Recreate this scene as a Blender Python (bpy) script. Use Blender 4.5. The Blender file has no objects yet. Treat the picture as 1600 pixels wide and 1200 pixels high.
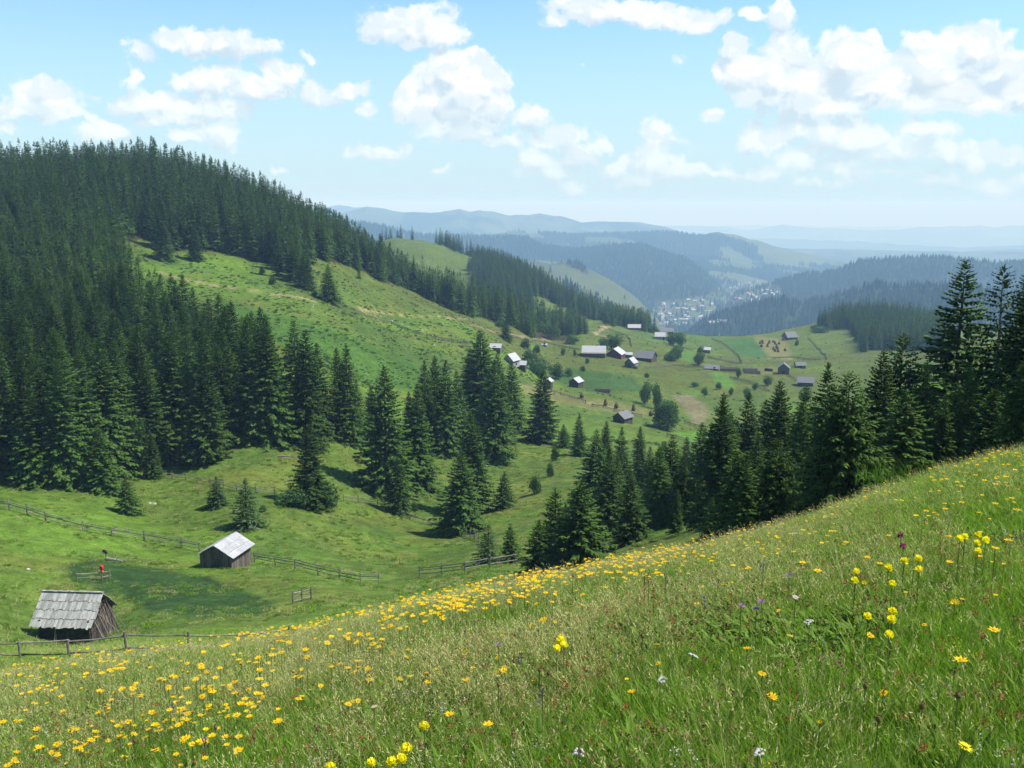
import bpy, math, random
import numpy as np
from math import radians as R_, sin, cos, pi
rng = np.random.default_rng(7); random.seed(7)
S = bpy.context.scene
# ------------------------------------------------------------------ camera
FPX = 1537.0; PITCH = R_(10.4)
cam = bpy.data.cameras.new('camera'); camo = bpy.data.objects.new('camera', cam); S.collection.objects.link(camo)
cam.sensor_width = 36; cam.lens = FPX/1600*36; cam.clip_start = 0.05; cam.clip_end = 200000
camo.location = (0, 0, 0); camo.rotation_euler = (pi/2-PITCH, 0, 0)
S.camera = camo
# ------------------------------------------------------------------ exposure
S.view_settings.view_transform = 'Standard'; S.view_settings.look = 'None'
S.view_settings.exposure = 0.95; S.view_settings.gamma = 1
S.cycles.max_bounces = 6; S.cycles.diffuse_bounces = 2; S.cycles.glossy_bounces = 1
S.cycles.transmission_bounces = 2; S.cycles.transparent_max_bounces = 4; S.cycles.volume_bounces = 0
S.cycles.use_denoising = True; S.cycles.sample_clamp_indirect = 4
SUN_EL, SUN_AZ = R_(57), R_(89)
SUNV = np.array([sin(SUN_AZ)*cos(SUN_EL), cos(SUN_AZ)*cos(SUN_EL), sin(SUN_EL)])
# ------------------------------------------------------------------ node helper
class NT:
    def __init__(s, nt): s.nt = nt; s.n = nt.nodes; s.l = nt.links
    def new(s, t, **k):
        n = s.n.new(t)
        for a, v in k.items(): setattr(n, a, v)
        return n
    def put(s, inp, v):
        if isinstance(v, bpy.types.NodeSocket): s.l.new(v, inp)
        else: inp.default_value = v
    def math(s, op, a, b=None, c=None, clamp=False):
        n = s.new('ShaderNodeMath', operation=op, use_clamp=clamp)
        for i, v in enumerate((a, b, c)):
            if v is not None: s.put(n.inputs[i], v)
        return n.outputs[0]
    def vec(s, op, a, b=None, c=None, out=0):
        n = s.new('ShaderNodeVectorMath', operation=op)
        for i, v in enumerate((a, b, c)):
            if v is not None: s.put(n.inputs[i], v)
        return n.outputs[out]
    def mix(s, f, a, b, mode='MIX'):
        n = s.new('ShaderNodeMix', data_type='RGBA', blend_type=mode)
        s.put(n.inputs[0], f); s.put(n.inputs[6], a); s.put(n.inputs[7], b); return n.outputs[2]
    def noise(s, v, scale, detail=4, rough=.5, out=0, dist=0.0, lac=2.0):
        n = s.new('ShaderNodeTexNoise'); s.put(n.inputs['Vector'], v); n.inputs['Scale'].default_value = scale
        n.inputs['Detail'].default_value = detail; n.inputs['Roughness'].default_value = rough
        n.inputs['Distortion'].default_value = dist; n.inputs['Lacunarity'].default_value = lac
        return n.outputs[out]
    def mapr(s, v, a, b, c=0., d=1., smooth=True):
        n = s.new('ShaderNodeMapRange', interpolation_type='SMOOTHSTEP' if smooth else 'LINEAR')
        for i, q in enumerate((v, a, b, c, d)): s.put(n.inputs[i], q)
        return n.outputs[0]
# ------------------------------------------------------------------ pixel <-> world
def ray(px, py):
    xc = (np.asarray(px, float)-800)/FPX; yc = (600-np.asarray(py, float))/FPX
    dx = xc; dy = cos(PITCH)+yc*sin(PITCH); dz = -sin(PITCH)+yc*cos(PITCH)
    h = np.sqrt(dx*dx+dy*dy)
    return np.arctan2(dx, dy), dz/h
def proj(x, y, z):
    yy = y*cos(PITCH)-z*sin(PITCH); zz = y*sin(PITCH)+z*cos(PITCH)
    yy = np.where(yy < 1e-3, 1e-3, yy)
    return 800+FPX*x/yy, 600-FPX*zz/yy
def sst(a, b, x):
    t = np.clip((x-a)/(b-a), 0, 1); return t*t*(3-2*t)
# ------------------------------------------------------------------ world: sky with clouds
W = bpy.data.worlds.new('World'); S.world = W; W.use_nodes = True
nt = NT(W.node_tree); nt.n.clear()
sky = nt.new('ShaderNodeTexSky', sky_type='NISHITA', sun_disc=False)
sky.sun_elevation = SUN_EL; sky.sun_rotation = SUN_AZ; sky.altitude = 900; sky.air_density = 1.0; sky.dust_density = 0.9; sky.ozone_density = 1.0
bg = nt.new('ShaderNodeBackground'); bg.inputs[1].default_value = 0.125
co = nt.new('ShaderNodeTexCoord').outputs['Generated']
sx = nt.new('ShaderNodeSeparateXYZ'); nt.put(sx.inputs[0], co)
hy = nt.math('MAXIMUM', nt.math('SQRT', nt.math('ADD', nt.math('POWER', sx.outputs[0], 2.0), nt.math('POWER', sx.outputs[1], 2.0))), 0.02)
azn = nt.math('ARCTAN2', sx.outputs[0], sx.outputs[1])
eln = nt.math('DIVIDE', sx.outputs[2], hy)
cc = nt.new('ShaderNodeCombineXYZ'); nt.put(cc.inputs[0], azn); nt.put(cc.inputs[1], eln)
P = cc.outputs[0]
# cloud puffs: picture px,py of centre, half sizes, strength
PUFF = [(640,42,75,34,1.0),(690,55,40,22,.9),(600,50,50,20,.8),(655,18,32,18,.9),
 (330,62,95,20,.85),(400,78,60,17,.8),(275,58,45,16,.75),(210,76,28,14,.5),
 (75,150,50,26,.9),(70,130,24,14,.9),(28,172,36,14,.6),(95,175,36,16,.7),(12,198,26,12,.55),
 (250,158,75,20,.75),(330,125,70,24,.85),(400,140,60,20,.75),(445,120,40,20,.85),(490,152,42,20,.7),(540,145,34,12,.65),(215,160,40,14,.6),(330,165,75,16,.6),(280,182,60,12,.6),
 (170,200,45,15,.8),(340,202,26,22,.65),(300,212,40,14,.6),(240,188,40,12,.55),(202,118,16,14,.45),(498,100,16,10,.4),
 (700,115,50,36,1.15),(735,135,60,50,1.2),(778,130,24,26,1.05),(635,160,27,28,1.05),(672,160,50,32,1.05),(760,170,50,26,1.0),(720,180,60,18,.8),(725,205,75,18,.7),(665,130,34,30,1.),
 (600,238,65,13,.6),(640,228,26,12,.6),(835,188,36,18,.8),(870,215,60,20,.7),(840,245,50,22,.65),(900,238,50,22,.65),(850,268,60,18,.55),(945,222,25,16,.45),(1018,215,32,28,.65),(1020,250,55,30,.6),(1050,265,40,20,.45),(960,262,36,20,.45),(1100,262,50,14,.5),(780,215,60,16,.55),
 (950,14,90,18,1.0),(1040,22,80,18,1.0),(1110,28,45,16,.95),(860,26,24,16,.75),(1210,30,24,22,.8),(1172,22,16,12,.55),(905,5,60,14,.9),
 (1155,78,22,20,1.0),(1225,90,42,36,1.2),(1200,130,60,42,1.15),(1270,135,60,46,1.2),(1325,105,50,44,1.25),(1370,135,50,36,1.15),(1160,118,24,30,1.),(1140,110,18,18,.9),(1300,170,90,18,1.0),(1350,80,26,22,1.05),(1400,145,40,30,1.05),
 (1450,115,55,42,1.15),(1515,75,60,42,1.1),(1480,150,75,30,1.1),(1560,110,50,34,1.05),(1590,140,40,30,1.05),(1450,60,40,20,.75),(1570,50,26,14,.65),(1540,160,70,20,1.0),(1440,170,60,14,.8),
 (1180,215,45,20,.8),(1250,205,70,18,.75),(1320,215,75,22,.75),(1400,235,80,20,.65),(1250,240,60,20,.6),(1500,245,70,24,.75),(1450,210,60,20,.5),(1580,245,40,18,.6),(1330,255,50,16,.5),(1380,270,80,14,.45),(1560,290,60,14,.5),(1460,290,60,12,.4),
 (1115,180,32,11,.45),(905,95,10,7,.35),(1070,92,16,10,.4),(445,260,14,8,.35),(700,260,26,7,.35),(1000,280,90,14,.4),(1200,265,60,14,.4),(1290,280,60,12,.4),(880,290,90,14,.3),(150,185,30,10,.4),(575,172,22,16,.35)]
wrp = nt.vec('SUBTRACT', nt.noise(P, 11.0, 3, .5, out=1), (0.5, 0.5, 0.5))
P2 = nt.vec('MULTIPLY_ADD', wrp, (0.05, 0.035, 0.0), P)
wrp2 = nt.vec('SUBTRACT', nt.noise(P, 45.0, 5, .6, out=1), (0.5, 0.5, 0.5))
P3 = nt.vec('MULTIPLY_ADD', wrp2, (0.020, 0.016, 0.0), P2)
def build_acc(PV, items, k):
    acc = None
    for (px, py, wx, wy, st) in items:
        a, t = ray(px, py); ax = wx/FPX*.98; ay = wy/FPX*1.10
        q = nt.vec('MULTIPLY_ADD', PV, (1/ax, 1/ay, 0), (-a/ax, -t/ay, 0))
        v = nt.math('MULTIPLY_ADD', nt.vec('LENGTH', q, out=1), -st*0.85, st)
        acc = v if acc is None else nt.math('SMOOTH_MAX', acc, v, k)
    return acc
acc = build_acc(P3, PUFF, .08)
up = build_acc(nt.vec('ADD', P3, (0.004, 0.013, 0)), PUFF, .08)
bil = nt.new('ShaderNodeTexVoronoi', feature='SMOOTH_F1'); nt.put(bil.inputs['Vector'], nt.vec('MULTIPLY', P3, (1, 1.2, 0))); bil.inputs['Scale'].default_value = 55
bil.inputs['Smoothness'].default_value = .55; bil.inputs['Detail'].default_value = 2.0; bil.inputs['Roughness'].default_value = .5
bv = bil.outputs['Distance']
fb = nt.noise(P3, 60.0, 7, .6)
fld = nt.math('ADD', acc, nt.math('MULTIPLY', nt.math('SUBTRACT', 0.35, bv), 0.30))
fld = nt.math('ADD', fld, nt.math('MULTIPLY', nt.math('SUBTRACT', fb, 0.5), 0.8))
dens = nt.mapr(fld, -0.08, 0.20)
# relief: billow sampled a little toward the sun
nb1 = nt.noise(P2, 26.0, 5, .55); nb2 = nt.noise(nt.vec('ADD', P2, (0.006, 0.011, 0)), 26.0, 5, .55)
rel = nt.mapr(nt.math('SUBTRACT', nb1, nb2), -0.06, 0.06)
core = nt.mapr(fld, 0.25, 0.95)
top = nt.mapr(nt.math('SUBTRACT', acc, up), -0.42, 0.30)
lit = nt.math('ADD', nt.math('MULTIPLY', rel, 0.50), nt.math('MULTIPLY_ADD', top, 0.62, -0.06), clamp=True)
ccol = nt.mix(lit, (2.75, 3.25, 3.65, 1), (4.6, 4.65, 4.6, 1))
skyc = nt.mix(1.0, sky.outputs[0], (0.58, 0.79, 0.86, 1), 'MULTIPLY')
hz = nt.mapr(eln, 0.0, 0.26, 0.85, 0.0)
skyc = nt.mix(hz, skyc, (2.55, 3.35, 3.8, 1))
thin = nt.mapr(eln, 0.0, 0.11, .55, 1.0)
fin = nt.mix(nt.math('MULTIPLY', nt.math('MULTIPLY', dens, thin), nt.mapr(core, 0, 1, .82, .97)), skyc, ccol)
nt.put(bg.inputs[0], fin)
nt.l.new(bg.outputs[0], nt.new('ShaderNodeOutputWorld').inputs[0])
W.cycles.sampling_method = 'MANUAL'; W.cycles.sample_map_resolution = 512
# ------------------------------------------------------------------ sun
sl = bpy.data.lights.new('sun', 'SUN'); sl.energy = 4.4; sl.angle = R_(0.5); sl.color = (1.0, .96, .88)
so = bpy.data.objects.new('sun', sl); S.collection.objects.link(so)
import mathutils
so.rotation_euler = mathutils.Vector(SUNV).to_track_quat('Z', 'Y').to_euler()

# ================================================================== TERRAIN
def vnoise(x, y, seed=0):
    xi = np.floor(x).astype(np.int64); yi = np.floor(y).astype(np.int64); fx = x-xi; fy = y-yi
    fx = fx*fx*(3-2*fx); fy = fy*fy*(3-2*fy)
    def h(a, b):
        n = (a*374761393+b*668265263+seed*974711) & 0xffffffff
        n = ((n ^ (n >> 13))*1274126177) & 0xffffffff
        return ((n ^ (n >> 16)) & 0xffff)/65535.0
    return (h(xi, yi)*(1-fx)+h(xi+1, yi)*fx)*(1-fy)+(h(xi, yi+1)*(1-fx)+h(xi+1, yi+1)*fx)*fy
def fbm(x, y, oct=4, seed=0):
    s = 0; a = .5; t = 0
    for i in range(oct):
        s = s+a*vnoise(x, y, seed+i); t += a; a *= .5; x = x*2.03+17.1; y = y*2.03+9.7
    return s/t
CTRL = []
def C(px, *prs):
    for py, r in prs: CTRL.append((px, py, r))
C(-300,(1000,45),(930,75),(850,110),(760,150),(640,220),(480,320),(340,440),(290,520),(340,640),(440,900))
C(0,(1070,28),(1032,46),(1003,66),(940,87),(880,103),(797,130),(752,152),(700,178),(560,255),(430,345),(340,435),(292,505),(335,610),(430,820),(520,1300))
C(120,(1045,32),(1020,47),(1003,74),(900,98),(815,126),(750,152),(640,205),(480,300),(360,400),(290,510))
C(240,(1020,30),(1003,46),(985,66),(940,83),(893,101),(848,120),(790,140),(742,160),(640,208),(560,250),(455,325),(395,385),(335,445),(281,520),(335,620),(430,850),(520,1300))
C(400,(1000,24),(993,40),(978,62),(955,76),(900,94),(879,106),(800,130),(700,166),(630,200),(560,250),(500,290),(455,330),(405,395),(360,460),(326,520),(390,640),(470,850),(540,1300))
C(500,(965,60),(930,80),(900,95),(800,135),(720,165),(600,225),(520,285),(468,335),(405,410),(379,500),(420,620),(500,850),(560,1300))
C(600,(945,50),(938,78),(905,100),(830,132),(760,163),(680,200),(600,260),(530,320),(490,370),(440,470),(432,510),(470,650),(480,800),(430,950),(372,1090),(440,1250),(540,1500))
C(700,(926,60),(905,85),(860,120),(810,150),(740,180),(680,210),(600,280),(540,345),(500,400),(486,480),(479,530),(510,680),(445,890),(388,1090),(450,1250),(560,1600))
C(800,(918,50),(912,72),(880,95),(835,125),(760,175),(690,230),(620,300),(560,400),(520,500),(509,590),(525,690),(490,810),(425,1000),(480,1200),(580,1600))
C(850,(890,90),(700,225),(600,400),(545,520),(525,620),(526,715),(500,800),(448,950),(520,1200))
C(900,(890,50),(880,80),(845,110),(800,135),(750,170),(700,225),(650,310),(600,400),(545,530),(522,680),(505,780),(478,900),(560,1200))
C(1000,(868,50),(850,80),(835,100),(760,170),(700,240),(655,330),(600,430),(560,540),(528,700),(510,800),(545,1050),(600,1500))
C(1100,(836,50),(825,80),(818,105),(760,160),(690,290),(640,380),(600,450),(560,600),(530,760),(522,820),(570,1100),(620,1600))
C(1200,(812,50),(800,100),(760,150),(690,265),(640,370),(590,480),(545,690),(522,860),(570,1100),(620,1600))
C(1300,(785,45),(780,88),(720,160),(640,370),(600,470),(560,600),(522,800),(498,940),(570,1200),(620,1600))
C(1400,(758,45),(758,80),(700,160),(640,300),(560,590),(520,800),(499,940),(560,1200),(620,1600))
C(1500,(735,40),(742,75),(690,160),(620,300),(545,600),(520,900),(600,1300))
C(1600,(712,38),(725,70),(670,160),(600,300),(545,600),(525,900),(600,1300))
C(1900,(640,38),(650,75),(640,160),(590,300),(545,600),(525,900))
def t_plane(az, r): return -1.75/r + 0.21*np.sin(az) - 0.256*np.cos(az)
CT = np.array(CTRL, float)
caz, ct = ray(CT[:, 0], CT[:, 1]); cr = CT[:, 2]
pz, pr, pq = list(caz), list(cr), list(ct-t_plane(caz, cr))
for a in np.linspace(-.85, .85, 9):
    for r in (1.2, 3, 6.5, 11): pz.append(a); pr.append(r); pq.append(0.0)
pz = np.array(pz)*3.2; pr = np.log(np.array(pr)); pq = np.array(pq)
def _k(d2): return d2*np.log(d2+1e-12)*.5
N_ = len(pz); A_ = np.zeros((N_+3, N_+3))
A_[:N_, :N_] = _k((pz[:, None]-pz[None])**2+(pr[:, None]-pr[None])**2)+np.eye(N_)*0.0015
A_[:N_, N_] = 1; A_[:N_, N_+1] = pz; A_[:N_, N_+2] = pr; A_[N_:, :N_] = A_[:N_, N_:].T
wt = np.linalg.solve(A_, np.concatenate([pq, [0, 0, 0]]))
def z_near(az, r):
    a = np.clip(az, -.75, .75)*3.2; l = np.log(np.clip(r, 1.0, 1900)); q = np.zeros(a.shape)
    for i in range(N_): q += wt[i]*_k((a-pz[i])**2+(l-pr[i])**2)
    q += wt[N_]+wt[N_+1]*a+wt[N_+2]*l
    q *= sst(8, 14, r)
    q -= (.024+.008*np.exp(-((az-.18)/.12)**2))*sst(-.50, -.20, az)*(1-sst(.27, .48, az))*sst(6.5, 12, r)*(1-sst(35, 72, r))
    return (t_plane(az, r)+q)*r
# far mountain layers: crest polyline in picture coordinates, distance, front/back width
FAR = [
 dict(k=2,rc=2250,wf=900,wb=700,p=[(1040,560),(1075,525),(1105,500),(1150,486),(1220,468),(1251,478),(1309,463),(1371,444),(1400,452),(1480,448),(1600,462),(1800,450)]),
 dict(k=2,rc=3700,wf=900,wb=1100,p=[(1120,520),(1150,462),(1205,446),(1251,433),(1309,425),(1340,412),(1399,407),(1457,402),(1523,411),(1600,413),(1800,400)]),
 dict(k=5,rc=1900,wf=300,wb=350,p=[(600,380),(760,400),(850,428),(919,448),(984,478),(1012,498),(1030,540)]),
 dict(k=5,rc=2700,wf=550,wb=500,p=[(600,395),(740,392),(819,407),(860,408),(900,412),(950,432),(1000,470),(1030,500),(1060,560)]),
 dict(k=3,rc=4300,wf=1100,wb=900,p=[(440,335),(528,345),(600,355),(660,370),(731,372),(781,371),(822,373),(850,386),(900,391),(950,386),(1000,384),(1038,397),(1070,405),(1096,423),(1127,452),(1150,500)]),
 dict(k=4,rc=6200,wf=1500,wb=1100,p=[(640,372),(800,362),(900,368),(1000,366),(1040,364),(1096,366),(1123,361),(1154,368),(1212,384),(1290,403),(1330,413),(1380,440)]),
 dict(k=4,rc=8600,wf=1900,wb=1500,p=[(440,332),(528,334),(572,323),(603,325),(631,331),(690,331),(719,325),(734,330),(750,326),(797,336),(844,334),(875,337),(909,346),(969,345),(1000,347),(1038,353),(1080,366),(1200,388)]),
 dict(k=3,rc=10500,wf=1500,wb=1500,p=[(1250,415),(1330,408),(1420,404),(1503,394),(1550,389),(1600,389),(1800,385)]),
 dict(k=3,rc=11800,wf=1500,wb=1500,p=[(-300,330),(300,326),(500,322),(545,320),(590,326),(640,345),(760,375),(900,385)]),
 dict(k=3,rc=14500,wf=1800,wb=2000,p=[(900,390),(1100,376),(1181,371),(1309,375),(1406,381),(1503,386),(1600,384),(1800,380)]),
 dict(k=3,rc=20500,wf=2500,wb=2500,p=[(1000,357),(1060,352),(1130,353),(1170,360),(1222,351),(1260,356),(1330,358),(1400,359),(1440,355),(1500,352),(1560,352),(1600,351),(1800,350)]),
 dict(k=3,rc=26500,wf=3000,wb=3000,p=[(-300,356),(500,355),(900,356),(1050,354),(1150,351),(1260,353),(1450,354),(1800,354)]),
]
for L in FAR:
    L['az'], L['t'] = ray([q[0] for q in L['p']], [q[1] for q in L['p']])
FLOOR = -400.0
def floor_z(r): return np.interp(r, [0, 7000, 12000, 20000, 52000], [-400, -400, -720, -950, -1700])
def far_height(az, r, x, y):
    fl = floor_z(r); z = fl+8*fbm(x/300, y/300, 3, 5); kind = np.zeros(r.shape, int)
    for i, L in enumerate(FAR):
        if r.max() < L['rc']-3*L['wf']: continue
        t = np.interp(az, L['az'], L['t'], left=L['t'][0], right=L['t'][-1])
        rc = L['rc']*(1+.05*np.sin(az*9+i*2.1))
        cz = t*rc
        ax = (r-rc)/np.where(r < rc, L['wf'], L['wb'])
        sc = L['rc']*.11
        rid = 1-np.abs(2*fbm(x/sc, y/sc, 4, 40+i)-1)*2.2
        u = np.abs(ax); w = np.clip(1-u/(1.45), 0, 1)
        sh = w**1.25
        off = np.clip(u*2.2, 0, 1)
        zz = fl-30+(cz-fl+30)*np.clip(sh+0.20*(rid-.55)*off*w**.5, 0, 1.0)
        zz = np.minimum(zz, np.maximum(cz+0*zz, fl))+(fbm(x/(sc*.25), y/(sc*.25), 3, 70+i)-.5)*L['rc']*.0022
        kind = np.where(zz > z, L['k']*10+i, kind); z = np.maximum(z, zz)
    return z, kind
def terrain(x, y, want_kind=False):
    x = np.asarray(x, float); y = np.asarray(y, float); r = np.hypot(x, y)+1e-6; az = np.arctan2(x, y)
    zn = z_near(az, r)
    amp = np.interp(r, [0, 6, 20, 100, 400, 1200], [.03, .05, .10, .55, 1.3, 4.0])
    sc = np.interp(r, [0, 20, 100, 400, 1200], [2.5, 4, 14, 38, 90]); q = 14.0
    n1 = (fbm(x/3, y/3, 3, 1)-.5)*np.interp(r, [0, 10, 60, 300], [.10, .14, .25, .25])
    n2 = (fbm(x/16, y/16, 3, 2)-.5)*np.interp(r, [0, 30, 100, 400], [0, .1, 1.3, 2.0])
    n3 = (fbm(x/70, y/70, 3, 3)-.5)*np.interp(r, [0, 100, 400, 1200], [0, 0.2, 4, 12])
    zn = np.minimum(zn+n1+n2+n3, 24.0)
    b = sst(1250, 2000, r)
    zf, kind = far_height(az, r, x, y)
    zn2 = zn*(1-b)+(floor_z(r)-60)*b
    f = r < 1150
    z = np.where(f, zn, np.maximum(zn2, zf)); kind = np.where(f | (zn2 > zf), -1, kind)
    return (z, kind) if want_kind else z
def T1(x, y): return float(terrain(np.array([x]), np.array([y]))[0])
_rs = np.exp(np.linspace(np.log(1.5), np.log(9000), 2400))
def hit(px, py, rmin=0):
    a, t = ray(px, py); a = float(a); t = float(t)
    rs = _rs[_rs > rmin]; z = terrain(rs*sin(a), rs*cos(a))
    k = np.nonzero(z > t*rs)[0]
    if len(k) == 0: return None
    i = k[0]
    if i == 0: r = rs[0]
    else:
        d0 = t*rs[i-1]-z[i-1]; d1 = z[i]-t*rs[i]; r = rs[i-1]+(rs[i]-rs[i-1])*d0/(d0+d1+1e-9)
    return np.array([r*sin(a), r*cos(a), t*r])
def at_r(px, r):
    a = float(ray(px, 700)[0]); x, y = r*sin(a), r*cos(a); return np.array([x, y, T1(x, y)])
def inpoly(px, py, poly):
    n = len(poly); c = np.zeros(np.shape(px), bool); j = n-1
    for i in range(n):
        xi, yi = poly[i]; xj, yj = poly[j]
        if yi != yj: c ^= ((yi > py) != (yj > py)) & (px < (xj-xi)*(py-yi)/(yj-yi)+xi)
        j = i
    return c
#@@TERRAINMESH
# ------------------------------------------------------------------ mesh helpers
COL = S.collection
def tag(o, label=None, cat=None, group=None, kind=None):
    if label: o['label'] = label
    if cat: o['category'] = cat
    if group: o['group'] = group
    if kind: o['kind'] = kind
    return o
def empty(name, loc, rz=0, scale=None):
    o = bpy.data.objects.new(name, None); COL.objects.link(o); o.location = loc; o.rotation_euler = (0, 0, rz)
    o.empty_display_size = .2
    if scale is not None: o.scale = scale
    return o
def mesh_data(name, V, F, mats, mi=None, smooth=False, tint=None, col=None):
    """F: list of (n,k) int arrays"""
    V = np.asarray(V, np.float32); me = bpy.data.meshes.new(name)
    F = [np.asarray(f, np.int32) for f in F if len(f)]
    nl = sum(f.size for f in F); nf = sum(len(f) for f in F)
    me.vertices.add(len(V)); me.vertices.foreach_set('co', V.ravel())
    me.loops.add(nl); me.loops.foreach_set('vertex_index', np.concatenate([f.ravel() for f in F]))
    me.polygons.add(nf)
    tot = np.concatenate([np.full(len(f), f.shape[1], np.int32) for f in F])
    me.polygons.foreach_set('loop_start', np.concatenate([[0], np.cumsum(tot)[:-1]]).astype(np.int32))
    me.polygons.foreach_set('loop_total', tot)
    if mi is not None: me.polygons.foreach_set('material_index', np.asarray(mi, np.int32))
    me.polygons.foreach_set('use_smooth', np.full(nf, smooth))
    for m in (mats if isinstance(mats, (list, tuple)) else [mats]): me.materials.append(m)
    if tint is not None:
        a = me.attributes.new('tint', 'FLOAT', 'POINT'); a.data.foreach_set('value', np.asarray(tint, np.float32))
    if col is not None:
        a = me.attributes.new('Col', 'FLOAT_COLOR', 'POINT'); c = np.ones((len(V), 4), np.float32); c[:, :3] = col
        a.data.foreach_set('color', c.ravel())
    me.update(); me.validate()
    return me
def obj(name, me, parent=None, loc=None):
    o = bpy.data.objects.new(name, me); COL.objects.link(o)
    if parent is not None: o.parent = parent
    if loc is not None: o.location = loc
    return o
class MB:
    """collects solids into one mesh"""
    def __init__(s): s.V = []; s.Q = []; s.T = []; s.n = 0; s.tint = []
    def add(s, V, Q=(), T=(), tint=None):
        V = np.asarray(V, float); s.V.append(V)
        if len(Q): s.Q.append(np.asarray(Q)+s.n)
        if len(T): s.T.append(np.asarray(T)+s.n)
        s.tint.append(np.full(len(V), random.uniform(.7, 1.3) if tint is None else tint)); s.n += len(V)
    def hexa(s, P8, tint=None):
        s.add(P8, [[0,3,2,1],[4,5,6,7],[0,1,5,4],[1,2,6,5],[2,3,7,6],[3,0,4,7]], tint=tint)
    def box(s, c, d, rz=0, rx=0, ry=0, tint=None):
        P = np.array([[-1,-1,-1],[1,-1,-1],[1,1,-1],[-1,1,-1],[-1,-1,1],[1,-1,1],[1,1,1],[-1,1,1]], float)*np.array(d)/2
        M = np.array(mathutils.Euler((rx, ry, rz)).to_matrix()); s.hexa(P@M.T+np.array(c), tint)
    def bar(s, a, b, r0, r1=None, n=6, tint=None, bend=0):
        a = np.array(a, float); b = np.array(b, float); r1 = r0 if r1 is None else r1
        d = b-a; L = np.linalg.norm(d); d /= max(L, 1e-9); u = np.cross(d, [0, 0, 1.0] if abs(d[2]) < .9 else [1.0, 0, 0]); u /= np.linalg.norm(u); w = np.cross(d, u)
        th = np.arange(n)*2*pi/n; V = []
        ks = (0, .5, 1) if bend else (0, 1)
        for k in ks:
            c = a+d*L*k+np.array([0, 0, 1.0])*(bend*4*k*(1-k)); rr = r0+(r1-r0)*k
            V += [c+rr*(cos(t)*u+sin(t)*w) for t in th]
        m = len(ks); Q = [[j*n+i, j*n+(i+1) % n, (j+1)*n+(i+1) % n, (j+1)*n+i] for j in range(m-1) for i in range(n)]
        V += [a, b]; T = [[m*n, (i+1) % n, i] for i in range(n)]+[[m*n+1, (m-1)*n+i, (m-1)*n+(i+1) % n] for i in range(n)]
        s.add(V, Q, T, tint)
    def me(s, name, mat, smooth=False):
        return mesh_data(name, np.concatenate(s.V), [np.concatenate(s.Q) if s.Q else [], np.concatenate(s.T) if s.T else []], mat, smooth=smooth, tint=np.concatenate(s.tint))
    def build(s, name, mat, parent=None, smooth=False): return obj(name, s.me(name, mat, smooth), parent)
# ------------------------------------------------------------------ materials
def newmat(name):
    m = bpy.data.materials.new(name); m.use_nodes = True; n = NT(m.node_tree); b = n.n['Principled BSDF']; return m, n, b
def attr(n, name, out=2): a = n.new('ShaderNodeAttribute'); a.attribute_name = name; return a.outputs[out]
def leafmat(name, c1, c2, rough=.75, trans=0.25, rand=.35, spec=.06, c3=None):
    m, n, b = newmat(name); t = attr(n, 'tint')
    col = n.mix(n.mapr(t, 0.5, 1.5, 0, 1, False), (*c1, 1), (*c2, 1))
    rd = n.new('ShaderNodeObjectInfo').outputs['Random']
    if c3: col = n.mix(n.mapr(rd, .55, 1.0, 0, .8), col, (*c3, 1))
    col = n.mix(1.0, col, n.new('ShaderNodeCombineColor').outputs[0], 'MULTIPLY')
    cc_ = col.node.inputs[7].links[0].from_node
    f = n.mapr(rd, 0, 1, 1-rand, 1+rand, False)
    for i in range(3): n.put(cc_.inputs[i], f)
    n.put(b.inputs['Base Color'], col); b.inputs['Roughness'].default_value = rough; b.inputs['Specular IOR Level'].default_value = spec
    if trans:
        tr = n.new('ShaderNodeBsdfTranslucent'); n.put(tr.inputs[0], n.mix(1.0, col, (1.25, 1.35, .6, 1), 'MULTIPLY'))
        mx = n.new('ShaderNodeMixShader'); mx.inputs[0].default_value = trans; n.put(mx.inputs[1], b.outputs[0]); n.put(mx.inputs[2], tr.outputs[0])
        n.put(n.n['Material Output'].inputs[0], mx.outputs[0])
    return m
def woodmat(name, c1, c2, scale=(30, 30, 2), rough=.85):
    m, n, b = newmat(name); co = n.new('ShaderNodeTexCoord').outputs['Object']
    v = n.vec('MULTIPLY', co, scale); nz = n.noise(v, 1.0, 4, .6)
    col = n.mix(n.mapr(nz, .3, .7), (*c1, 1), (*c2, 1)); t = attr(n, 'tint')
    k = n.new('ShaderNodeCombineColor')
    for i in range(3): n.put(k.inputs[i], t)
    n.put(b.inputs['Base Color'], n.mix(1.0, col, k.outputs[0], 'MULTIPLY')); b.inputs['Roughness'].default_value = rough
    b.inputs['Specular IOR Level'].default_value = .25
    bp = n.new('ShaderNodeBump'); bp.inputs['Strength'].default_value = .5; bp.inputs['Distance'].default_value = .02; n.put(bp.inputs['Height'], nz); n.put(b.inputs['Normal'], bp.outputs[0])
    return m
def flatmat(name, c, rough=.8, var=.25, scale=3.0):
    m, n, b = newmat(name); co = n.new('ShaderNodeTexCoord').outputs['Object']; nz = n.noise(co, scale, 4, .6)
    c = np.array(c); n.put(b.inputs['Base Color'], n.mix(nz, (*np.clip(c*(1-var), 0, 1), 1), (*np.clip(c*(1+var), 0, 1), 1))); b.inputs['Roughness'].default_value = rough
    b.inputs['Specular IOR Level'].default_value = .25
    return m
M = {}
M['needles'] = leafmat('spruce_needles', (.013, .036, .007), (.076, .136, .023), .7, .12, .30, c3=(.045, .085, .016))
M['needles_far'] = leafmat('spruce_needles_far', (.010, .030, .008), (.030, .062, .016), .8, .05, .32)
M['leaves'] = leafmat('broad_leaves', (.024, .058, .016), (.058, .115, .032), .6, .25, .25)
M['larch'] = leafmat('pale_needles', (.035, .070, .022), (.085, .140, .045), .7, .2, .15)
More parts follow.
